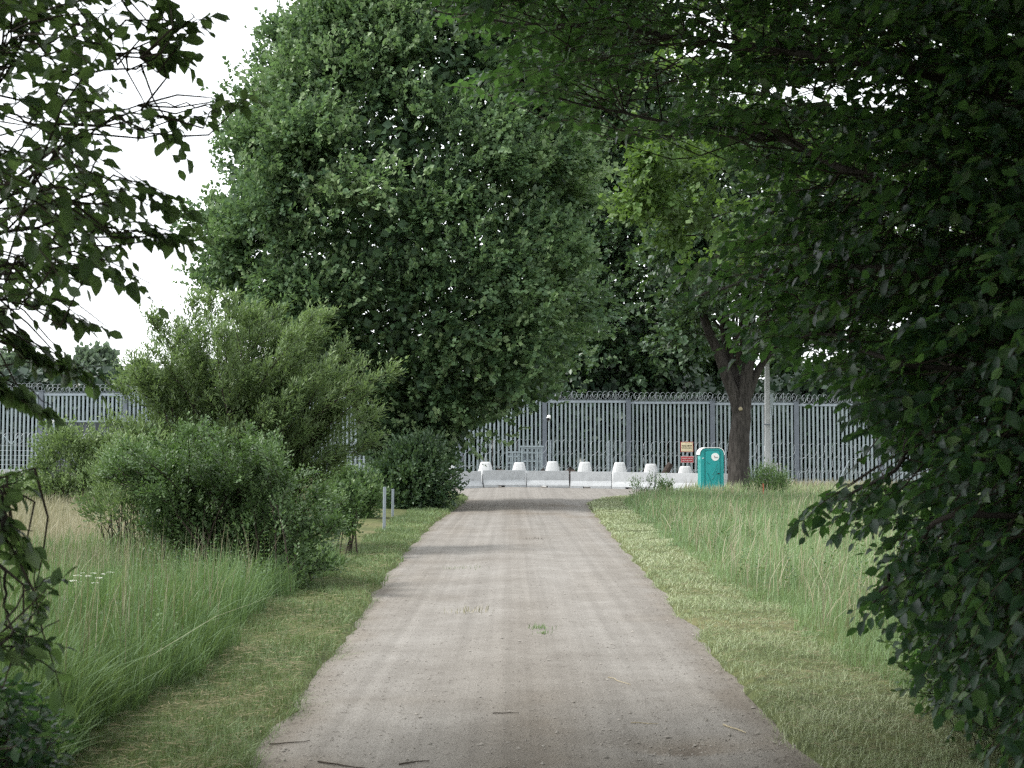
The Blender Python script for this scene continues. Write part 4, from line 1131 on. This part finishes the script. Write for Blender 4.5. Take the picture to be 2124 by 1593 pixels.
exb = leaf_geo(LEAF_BROAD, bp_, unit(rdir(len(bp_), g) + np.array((-.3, 0, -.5))), unit(rdir(len(bp_), g) * .7 + np.array((-.4, 0, .5))), .13 * g.uniform(.7, 1.3, len(bp_)), None, g.random(len(bp_)) * .7, g)
ex1 = join(exa, exb, exc)
near_tree('overhanging_tree', 'dark near tree on the right, its leafy boughs over the road', (tx, ty, 0),
          ([(tx, ty, -.1), (tx, ty, 1.5), (tx - .15, ty - .1, 4), (tx - .5, ty - .4, 7), (tx - .9, ty - .6, 10)], [.26, .2, .17, .12, .04]), limbs, pts, ax, 10, .098, length, M_NEAR, M_NEAR1, 32, ex1)

# left: sparser tree with branch tips hanging into the sky
g = np.random.default_rng(41)
POLYL = [(-300, -300), (330, -300), (340, -20), (270, 60), (220, 60), (230, 180), (270, 230), (210, 270), (190, 330), (260, 400), (280, 490), (240, 540), (150, 540), (100, 590), (-20, 640), (-300, 700)]
NP = 600
px_ = g.uniform(-300, 400, NP); py_ = g.uniform(-300, 700, NP)
ok = inside(POLYL, px_, py_)
px_, py_ = px_[ok], py_[ok]
Yd = g.uniform(5.2, 8.2, len(px_))
SPR = [  # tips of single branches in the photograph: polyline, number of twigs, depth
    ([(-150, 420), (15, 105), (90, 15), (130, -60)], 10, 6.2), ([(300, 110), (330, 50), (350, -30)], 5, 6.4), ([(360, 60), (420, 25)], 4, 6.5), ([(100, 250), (270, 233), (400, 233), (470, 210), (530, 185)], 10, 6.6),
    ([(270, 140), (350, 100), (395, 110)], 5, 6.5), ([(230, 230), (330, 270), (380, 300)], 3, 6.7), ([(150, 420), (300, 400), (390, 415)], 7, 6.0), ([(200, 480), (320, 470), (390, 480)], 8, 6.2), ([(-60, 560), (60, 545), (200, 545), (320, 590)], 8, 6.3),
    ([(60, 620), (130, 640), (210, 665)], 5, 6.1), ([(-60, 660), (20, 690), (90, 740), (190, 760)], 16, 6.2), ([(-60, 760), (20, 800), (90, 840)], 12, 6.2), ([(-60, 1130), (-10, 1060), (30, 1000), (70, 955)], 5, 5.6), ([(-40, 1000), (0, 1090), (40, 1140), (75, 1260)], 8, 5.7),
    ([(-40, 1060), (20, 1080), (60, 1110)], 5, 5.6), ([(-40, 1330), (40, 1290), (110, 1200)], 5, 5.5), ([(-40, 1310), (30, 1345), (110, 1300)], 4, 5.5), ([(-50, 1190), (0, 1250), (60, 1330), (130, 1400)], 3, 5.6)]
P2, A2, limbs = [], [], []
for ln, n, Y in SPR:
    W_ = np.array([at(a, b, Y + .12 * i) for i, (a, b) in enumerate(ln)])
    x0_, y0_ = ln[0]; pre = [at(min(x0_ - 420, -330), y0_ + 190, Y)] + ([at(x0_ - 190, y0_ + 70, Y)] if x0_ > 0 else [])
    if x0_ > 0:
        limbs.append(([at(x0_ - 130 - 40 * g.random(), y0_ + 50 * g.normal(), Y)] + list(W_), np.linspace(.006, .002, len(W_) + 1)))
    else:
        limbs.append(([np.array((-3.6, 6.0, max(.8, pre[0][2] - .3)))] + pre + list(W_), np.linspace(.011, .002, len(W_) + 1 + len(pre))))
    t0 = np.linspace(0, 1, len(W_))
    for k in range(n):
        t = .3 + .7 * (k + g.random()) / n if n > 1 else 1
        q = np.array([np.interp(t, t0, W_[:, j]) for j in range(3)]); q2 = np.array([np.interp(min(1, t + .1), t0, W_[:, j]) - np.interp(t - .1, t0, W_[:, j]) for j in range(3)])
        P2.append(q); A2.append(unit((unit(q2[None])[0] + .45 * rdir(1, g)[0])[None])[0])
pts = np.array([at(a, b, c) for a, b, c in zip(px_, py_, Yd)])
ax = unit(np.array((.8, .1, .1)) + .7 * rdir(len(pts), g))
pts = np.concatenate((pts, np.array(P2))); ax = np.concatenate((ax, np.array(A2)))
length = g.uniform(.2, .42, len(pts)); length[-len(P2):] *= .85
pts = pts - ax * (length * .6)[:, None]
for q in ([(-200, 520), (0, 400), (150, 300), (280, 240)], [(-200, 200), (0, 120), (150, 60)], [(-250, 640), (-50, 520), (120, 470), (220, 440)], [(-200, 700), (-40, 560), (130, 545)]):
    limbs.append(([np.array((-3.6, 6.2, 2.4))] + [at(a, b, 6.6) for a, b in q], np.linspace(.016, .003, len(q) + 1)))
ex2 = unseen_canopy((-3.6, 1.5, 6.4), (4.0, 9.5, 3.8), 18000, g, .19)
near_tree('sprawling_tree', 'near tree on the left with sparse oval leaves hanging against the white sky', (-3.7, 6.1, 0),
          ([(-3.7, 6.1, -.1), (-3.65, 6.1, 1.6), (-3.6, 6.1, 3.5), (-3.7, 5.8, 6)], [.2, .15, .12, .05]), limbs, pts, ax, 6, .098, length, M_NEARL, M_NEARL1, 42, ex2, hang=.4, stub=False)

# dark shrubs at the two lower corners
def near_bush(name, label, poly, Y0, Y1, n, lsize, nleaf, root, seed, length=(.2, .4), mat=M_NEAR, mat1=M_NEAR1, nparts=120, up=.3, keep=1.0):
    g = np.random.default_rng(seed)
    P = np.array(poly)
    a = g.uniform(P[:, 0].min(), P[:, 0].max(), n); b = g.uniform(P[:, 1].min(), P[:, 1].max(), n)
    ok = inside(poly, a, b); a, b = a[ok], b[ok]
    pts = np.array([at(x, y, z) for x, y, z in zip(a, b, g.uniform(Y0, Y1, len(a)))])
    pts = pts[pts[:, 2] > .04]
    ax = unit(unit(pts - np.array(root)) + .6 * rdir(len(pts), g) + np.array((0, 0, up)))
    L = g.uniform(*length, len(pts))
    pts = pts - ax * (L * .7)[:, None]
    limbs = []
    for k in range(14):
        e = pts[g.integers(len(pts))]; s = np.array(root) + g.normal(size=3) * np.array((.15, .15, 0)); s[2] = 0
        limbs.append(([s, (s + e) / 2 + np.array((0, 0, .12)), e], [.012, .008, .004]))
    t = near_tree(name, label, tuple(root[:2]) + (0,), ([(root[0], root[1], -.1), (root[0], root[1], .25), (root[0], root[1], .5)], [.03, .025, .01]), limbs, pts, ax, nleaf, lsize, L, mat, mat1, seed, None, nparts, conn=.6)
    t['category'] = 'shrub'
    return t
near_bush('verge_shrub', 'tangled green shrub with bare twigs in the right bottom corner', [(1850, 1150), (1920, 1120), (2300, 1150), (2300, 1600), (2060, 1590), (1950, 1500), (1850, 1400), (1830, 1300), (1900, 1250)], 8.6, 11.0, 560, .062, 9, (4.2, 9.8, .1), 51, mat=M_NEARL, mat1=M_NEARL1)
near_bush('corner_shrub', 'dark leafy shrub in the left bottom corner of the verge', [(-350, 1380), (30, 1400), (110, 1470), (150, 1600), (140, 1900), (-350, 1900)], 5.9, 7.2, 900, .075, 9, (-2.9, 6.7, .1), 52, nparts=100)

# ------------------------------------------------------------------ grass
def sampY(n, a, b, p, g):
    u = g.random(n)
    q = 1 - p
    if abs(q) < 1e-6: return a * (b / a) ** u
    return (a ** q + u * (b ** q - a ** q)) ** (1 / q)
def blades(name, x, y, h, w, lean, mat, label, cat, g, tint, bend=.5, segs=2, parent=None, zoff=-.02, spread=1.0, tus=.45):
    n = len(x)
    z = ground_h(x, y) + zoff
    az = g.uniform(0, 2 * math.pi, n)
    side = np.stack((np.cos(az), np.sin(az), np.zeros(n)), -1)
    lx = lean[0] * .55 + tus * nz(x, y, .33, 12); ly = lean[1] + tus * nz(x, y, .37, 17)
    dirb = np.stack((g.normal(size=n) * .5 * spread + lx, g.normal(size=n) * .5 * spread + ly, np.zeros(n)), -1)
    b = bend * np.where(g.random(n) < .25, g.uniform(1.0, 2.0, n), g.uniform(.1, 1.0, n))
    ts = [0, .5, 1.0] if segs == 2 else [0, .36, .72, 1.0]
    rows = []
    base = np.stack((x, y, z), -1)
    for t in ts:
        c = base + dirb * (h * b * t ** 2)[:, None] + np.array((0, 0, 1.0)) * (h * t * (1 - .25 * b * t))[:, None]
        if t < 1:
            ww = (w * (.55 if t == 0 else (1 - .45 * t)) / 2)[:, None]
            rows += [c - side * ww, c + side * ww]
        else: rows.append(c)
    V = np.stack(rows, 1)
    nv = V.shape[1]
    f = [(0, 1, 3), (0, 3, 2), (2, 3, 4)] if segs == 2 else [(0, 1, 3), (0, 3, 2), (2, 3, 5), (2, 5, 4), (4, 5, 6)]
    F = np.array(f)[None] + (np.arange(n) * nv)[:, None, None]
    o = link(name, raw_mesh(name, V.reshape(-1, 3), F.reshape(-1, 3), mat, np.repeat(np.clip(tint, 0, 1), nv)), parent)
    return tag(o, label, cat, kind='stuff')

g = np.random.default_rng(61)
def tall_right_edge(y): return np.interp(y, [0, 9, 13, 20, 30, 45, 55, 60, 64, 70], [3.2, 3.1, 3.1, 3.15, 3.3, 4.0, 4.3, 4.9, 6.2, 8.6]) + .22 * nz(y, 0, 1.3, 3) + .16 * nz(y, 0, .4, 8)
def tall_left_edge(y): return -np.interp(y, [0, 8, 11, 18, 24, 34, 48, 70], [2.6, 2.6, 2.68, 3.0, 2.85, 3.2, 3.3, 3.3]) + .20 * nz(y, 0, 1.1, 6) + .14 * nz(y, 0, .35, 8)
# tall grass right
n = 82000
y = sampY(n, 8.5, 74, 1.25, g); e = tall_right_edge(y)
x = e + g.random(n) ** 1.25 * np.maximum(.40 * y + 2.5 - e, 2)
patch = nz(x, y, 1.6, 1); p2 = nz(x, y, 5, 2)
h = (.30 + .16 * sstep(12, 40, y) + .12 * patch + .10 * p2 + .07 * nz(x, y, .45, 27)) * sstep(-.2, 1.5, x - e + .35 + .35 * nz(x, y, .5, 41)) * g.uniform(.55, 1.3, n) + .05
far = sstep(34, 60, y) * sstep(9.0, 5, x)
h = h * (1 + .35 * far)
lush = sstep(28, 40, y) * (1 - sstep(54, 64, y)) 
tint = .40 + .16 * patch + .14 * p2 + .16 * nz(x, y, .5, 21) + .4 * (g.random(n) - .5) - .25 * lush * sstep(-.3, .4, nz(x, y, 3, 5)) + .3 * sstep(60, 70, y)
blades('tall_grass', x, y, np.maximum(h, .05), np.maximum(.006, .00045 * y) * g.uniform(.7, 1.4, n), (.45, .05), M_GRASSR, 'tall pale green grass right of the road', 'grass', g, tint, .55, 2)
# seed stalks right
n = 5200
y = sampY(n, 14, 72, 1.0, g); e = tall_right_edge(y); x = e + .2 + g.random(n) * np.maximum(.40 * y + 1.5 - e, 2)
blades('seed_stalks', x, y, .62 * g.uniform(.7, 1.35, n) + .12 * nz(x, y, 3, 2), np.maximum(.007, .00042 * y), (.6, 0), M_DRY, 'pale grass seed stalks swaying over the right hand grass', 'grass', g, .35 + .5 * g.random(n), .5, 3)
# mown verge right
n = 52000
y = sampY(n, 7.2, 66, 1.5, g); a = xr(y) - .20 - .10 * nz(y, 1, .28, 31); b = np.maximum(tall_right_edge(y) + .15, a + .4)
x = a + (b - a) * g.random(n)
edge = sstep(0, .30, x - a)
tint = .55 + .2 * nz(x, y, .9, 4) + .3 * (g.random(n) - .5) + .12 * sstep(14, 30, y) - .2 * (1 - edge) * 0
keep = g.random(n) < np.clip(.25 + .75 * edge + .5 * nz(x, y, .16, 35), .08, 1) 
x, y, tint = x[keep], y[keep], tint[keep]; n = len(x)
blades('verge_grass', x, y, (.055 + .035 * nz(x, y, .7, 2)) * g.uniform(.6, 1.5, n) + .02, np.maximum(.005, .00045 * y) * g.uniform(.7, 1.3, n), (.2, 0), M_MOWNR, 'short mown pale grass along the right road edge', 'grass', g, tint, .9, 2, spread=1.6)
# mown verge left
n = 52000
y = sampY(n, 7.2, 66, 1.5, g); b = xl(y) + .20 + .10 * nz(y, 1, .28, 33); a = np.minimum(tall_left_edge(y) - .1, b - .4)
x = a + (b - a) * g.random(n)
edge = sstep(0, .3, b - x)
keep = g.random(n) < np.clip(.25 + .75 * edge + .5 * nz(x, y, .16, 35), .08, 1)
x, y = x[keep], y[keep]; n = len(x)
tint = .28 + .26 * nz(x, y, .8, 7) + .15 * nz(x, y, .25, 3) + .4 * (g.random(n) - .5) + .12 * sstep(.9, .1, xl(y) - x)
blades('verge_grass', x, y, (.075 + .05 * nz(x, y, .45, 5)) * g.uniform(.5, 1.7, n) + .02, np.maximum(.005, .00045 * y) * g.uniform(.7, 1.3, n), (.15, 0), M_MOWN, 'short mown grass with brown clippings along the left road edge', 'grass', g, tint, .9, 2, spread=1.6)
# tall grass left
n = 46000
y = sampY(n, 7.0, 25, 1.2, g); e = tall_left_edge(y)
x = e - g.random(n) ** 1.2 * np.maximum(.38 * y + 1.5 + e, 2.0)
patch = nz(x, y, 1.1, 8)
h = (.56 + .13 * patch + .08 * nz(x, y, .4, 3)) * sstep(-.12, .7, e - x + .3) * g.uniform(.5, 1.3, n) + .06
tint = .34 + .16 * patch + .18 * nz(x, y, .36, 23) + .45 * (g.random(n) - .5)
h = h * (1 + .22 * nz(x, y, .36, 29))
blades('tall_grass', x, y, np.maximum(h, .06), np.maximum(.0105, .0006 * y) * g.uniform(.6, 1.3, n), (.25, -.05), M_GRASS, 'tall lush green grass left of the road before the shrubs', 'grass', g, tint, .5, 3, tus=.34)
n = 900
y = sampY(n, 9, 24, 1.0, g); e = tall_left_edge(y); x = e - .15 - g.random(n) * 3.5
blades('seed_stalks', x, y, 1.0 * g.uniform(.75, 1.25, n), np.full(n, .007), (.25, 0), M_DRY, 'thin seed stalks above the lush left hand grass', 'grass', g, .2 + .5 * g.random(n), .3, 3)
# dry field left
n = 36000
y = sampY(n, 18.5, 84, 1.0, g); x = -5.5 - g.random(n) * np.maximum(.42 * y - 3, 3)
tint = .5 + .25 * nz(x, y, 4, 3) + .35 * (g.random(n) - .5) - .45 * sstep(44, 56, y) + .1 * sstep(20, 30, y)
blades('field_grass', x, y, (.55 + .1 * nz(x, y, 3, 6)) * g.uniform(.6, 1.25, n), np.maximum(.009, .0005 * y) * g.uniform(.6, 1.2, n), (.5, 0), M_DRY, 'dry straw coloured meadow grass on the left field', 'grass', g, tint, .45, 2)
# fringe of pale grass before the fence right
n = 8000
y = g.uniform(64, 88, n); x = g.uniform(9, 36, n)
blades('fringe_grass', x, y, .5 * g.uniform(.5, 1.3, n), np.full(n, .035), (.4, 0), M_DRY, 'bleached grass fringe at the foot of the fence on the right', 'grass', g, .35 + .5 * g.random(n), .5, 2)
n = 6000
y = g.uniform(60, 88, n); x = g.uniform(-14, -3.3, n)
blades('fringe_grass', x, y, .35 * g.uniform(.5, 1.3, n), np.full(n, .03), (.4, 0), M_GRASS, 'green grass under the maple and its foot bush', 'grass', g, .3 + .5 * g.random(n), .5, 2)

# broad-leaved weeds among the grass
def weeds(name, xs, ys, hs, nl, lsize, mat, label, g):
    n = len(xs); ti = np.repeat(np.arange(n), nl); f = np.tile((np.arange(nl) + .5) / nl, n)
    lean = g.normal(size=(n, 2)) * .12
    z0 = ground_h(xs, ys)
    pos = np.stack((xs[ti] + lean[ti, 0] * f * hs[ti], ys[ti] + lean[ti, 1] * f * hs[ti], z0[ti] + .05 + f * hs[ti]), -1)
    az = np.tile(np.arange(nl) * 2.4, n) + np.repeat(g.uniform(0, 6.28, n), nl)
    dr = np.stack((np.cos(az), np.sin(az), .15 + .9 * f), -1) + .2 * rdir(len(ti), g)
    nr = np.stack((-.3 * np.cos(az), -.3 * np.sin(az), np.ones(len(ti))), -1)
    V, F, Tn = leaf_geo(LOW_OVALS[0], pos, dr, nr, lsize * (1.15 - .6 * f) * g.uniform(.7, 1.3, len(ti)), None, np.clip(np.repeat(g.random(n), nl) * .6 + .4 * g.random(len(ti)), 0, 1), g)
    tag(link(name, raw_mesh(name, V, F, mat, Tn)), label, 'weeds', kind='stuff')
n = 190
y = sampY(n, 8.5, 20, 1.1, g); x = tall_left_edge(y) - .25 - g.random(n) ** 1.2 * 2.6
weeds('meadow_weeds', x, y, g.uniform(.25, .75, n), 16, .05, M_ELDER, 'broad leaved weeds among the lush grass on the left', g)
n = 260
y = sampY(n, 14, 62, 1.0, g); x = tall_right_edge(y) + .2 + g.random(n) * 4
weeds('meadow_weeds', x, y, g.uniform(.2, .6, n), 14, .085, M_ELDER, 'grey green weeds among the pale grass on the right', g)
n = 150
y = sampY(n, 16, 27, 1.0, g); x = tall_left_edge(y) + .15 - g.random(n) * 1.5
weeds('meadow_weeds', x, y, g.uniform(.3, .9, n), 18, .055, M_ELDER, 'dark weeds tangled into the foot of the left shrubs', g)

# clippings, litter, pebbles
def litter(name, x, y, L, wdt, mat, label, g, surf, zo=.008):
    n = len(x); az = g.uniform(0, 2 * math.pi, n)
    d = np.stack((np.cos(az), np.sin(az), g.normal(size=n) * .12), -1)
    p = np.stack((x, y, surf(x, y) + zo + .02 * g.random(n) * (zo > .01)), -1)
    s = np.stack((-np.sin(az), np.cos(az), np.zeros(n)), -1) * wdt[:, None]; up = np.array((0, 0, 1.0)) * wdt[:, None]
    V = np.stack((p - d * L[:, None] / 2 - s, p - d * L[:, None] / 2 + s, p + d * L[:, None] / 2, p + up * .9), 1)
    F = np.array([(0, 3, 1), (0, 2, 3), (1, 3, 2)])[None] + (np.arange(n) * 4)[:, None, None]
    o = link(name, raw_mesh(name, V.reshape(-1, 3), F.reshape(-1, 3), mat, np.repeat(g.random(n), 4)))
    return tag(o, label, 'litter', kind='stuff')
n = 5000
y = sampY(n, 7.5, 30, 1.4, g); s = g.random(n) < .6
x = np.where(s, tall_left_edge(y) + g.random(n) * (xl(y) - tall_left_edge(y)), xr(y) + g.random(n) * (tall_right_edge(y) - xr(y) + .3))
litter('grass_clippings', x, y, g.uniform(.05, .16, n), np.full(n, .0035), M_CLIP, 'dry cut grass lying on the mown verges', g, ground_h, .03)
n = 2200
y = sampY(n, 7.8, 45, 1.3, g); w_ = g.random(n)
x = np.where(g.random(n) < .5, np.where(g.random(n) < .5, xl(y) + np.abs(g.normal(size=n)) * .22, xr(y) - np.abs(g.normal(size=n)) * .22), xl(y) + w_ * (xr(y) - xl(y)))
litter('road_litter', x, y, g.uniform(.012, .045, n), np.full(n, .003), M_TWIG, 'specks of dark plant litter on the gravel road', g, road_h, .006)
n = 4200
y = sampY(n, 7.8, 26, 1.6, g); x = xl(y) + g.random(n) * (xr(y) - xl(y))
pot = g.random(n) < .10
x = np.where(pot, 1.16 + g.normal(size=n) * .38, x); y = np.where(pot, 9.5 + g.normal(size=n) * .28, y)
r_ = np.minimum(.003 + g.gamma(1.2, .0026, n), .02)
oct_v = np.array([(1, 0, 0), (0, 1, 0), (-1, 0, 0), (0, -1, 0), (0, 0, .75), (0, 0, -.5)], float); oct_f = np.array([(0, 1, 4), (1, 2, 4), (2, 3, 4), (3, 0, 4)])
J = oct_v[None] * (1 + .35 * g.normal(size=(n, 6, 1))) * r_[:, None, None] + np.stack((x, y, road_h(x, y) + r_ * .25), -1)[:, None]
F = oct_f[None] + (np.arange(n) * 6)[:, None, None]
tag(link('gravel', raw_mesh('gravel', J.reshape(-1, 3), F.reshape(-1, 3), M_STONE)), 'loose gravel pebbles scattered over the road', 'gravel', kind='stuff')

# twigs, tufts and straw on the road, each a thing
def groundpt(px, py):
    Y = FPX * EYE / (py - 945)
    for _ in range(3):
        p = at(px, py, Y); Y += (p[2] - float(road_h(p[0], Y))) / EYE * Y * .9 if False else 0
    return at(px, py, Y)[0], Y
for (pa, pb_, rad, lab) in (((660, 1571), (758, 1583), .006, 'long dark twig near the road bottom, left of centre'), ((830, 1577), (890, 1574), .006, 'dark twig on gravel at the road bottom centre'), ((560, 1534), (645, 1529), .005, 'thin dark twig by the left grass edge at the road bottom'),
                       ((1500, 1497), (1548, 1512), .006, 'pale bent stick on the road, right of centre'), ((1310, 1492), (1370, 1492), .004, 'thin straight stick on the road left of the pale bent one'), ((1262, 1400), (1310, 1414), .004, 'thin twig on the road above the straight stick'),
                       ((1020, 1478), (1078, 1477), .004, 'thin twig on the middle of the road above the gravel patch'), ((1630, 1518), (1700, 1508), .008, 'dark twig at the right grass edge')):
    a = groundpt(*pa); b = groundpt(*pb_)
    q = [(a[0] + (b[0] - a[0]) * t, a[1] + (b[1] - a[1]) * t) for t in np.linspace(0, 1, 6)]
    o = MB().tube([(x + g.normal() * .008, y_ + g.normal() * .012, float(road_h(x, y_)) + rad * .8 + .004) for x, y_ in q], np.linspace(rad, rad * .5, 6), 5).build('twig', M_TWIG if 'pale' not in lab and 'straight' not in lab else M_STRAW)
    tag(o, lab, 'twig')
def tuft(px, py, n, h, spread, mat, label, cat, name):
    X, Y = groundpt(px, py)
    gg = np.random.default_rng(int(px))
    x = X + gg.normal(size=n) * spread; y = Y + gg.normal(size=n) * spread
    o = blades(name, x, y, h * gg.uniform(.5, 1.3, n), np.full(n, .008), (0, 0), mat, label, cat, gg, gg.random(n), 1.0, 2, zoff=0.0)
    m = o.data
    co = np.empty(len(m.vertices) * 3, np.float32); m.vertices.foreach_get('co', co); co = co.reshape(-1, 3)
    dz = np.repeat(road_h(x, y) - ground_h(x, y), 5); co[:, 2] += dz
    m.vertices.foreach_set('co', co.ravel()); m.update()
    o['kind'] = 'stuff'
    return o
tuft(1117, 1303, 70, .06, .06, M_GRASS, 'small green grass tuft growing in the middle of the road', 'grass tuft', 'grass_tuft')
tuft(1128, 1313, 40, .04, .05, M_GRASS, 'lower second grass tuft just below the first on the road', 'grass tuft', 'grass_tuft')
tuft(975, 1268, 60, .10, .13, M_DRY, 'patch of dry straw lying on the road left of the grass tuft', 'straw', 'straw_patch')
tuft(960, 1176, 50, .05, .2, M_MOWN, 'flat withered weed patch in a dip further up the road', 'weeds', 'weed_patch')
tuft(1110, 1118, 40, .05, .16, M_TWIG, 'dark flattened weed far up the middle of the road', 'weeds', 'weed_patch')

# white umbels by the left shrub
ulab = [a + ' white umbel flower of the clump left of the broad shrub' for a in ('second from left,', 'third from left, upper', 'upper left', 'middle low', 'topmost middle', 'right middle', 'upper right', 'lower left', 'lowest', 'rightmost')] + ['single white umbel flower just left of the clump', 'white umbel flower at the near edge of the dry field', 'white umbel flower farther out near the pale bush', 'white umbel flower farthest left in the dry field']
uf = [(152, 1206), (160, 1195), (172, 1190), (183, 1196), (194, 1190), (205, 1200), (214, 1192), (170, 1208), (196, 1210), (228, 1188), (120, 1172), (148, 1120), (183, 1104), (96, 1100)]
for k, (px, py) in enumerate(uf):
    Y = 14.0 + .45 * ((k * 7) % 5) if k < 10 else 26 + k
    p = at(px, py, Y); z0 = float(ground_h(p[0], Y))
    t = thing('umbel_flower', ulab[k], 'flower', (p[0], Y, z0), group='white umbels in the clump' if k < 10 else 'white umbels in the dry field')
    H = p[2] - z0
    MB().tube([(0, 0, 0), (.02, 0, H * .6), (0, 0, H)], [.005, .004, .003], 4, False).build('stem', M_STEM, t)
    gg = np.random.default_rng(k + 700); hd = MB(); sc = .72 + .3 * gg.random()
    for q in range(14):
        a, r_ = gg.uniform(0, 6.28), .045 * sc * math.sqrt(gg.random())
        hd.box((r_ * math.cos(a), r_ * math.sin(a), H + .012 - r_ * .2), (.011 * sc, .011 * sc, .006), a)
    hd.build('flower_head', M_FLOWER, t)
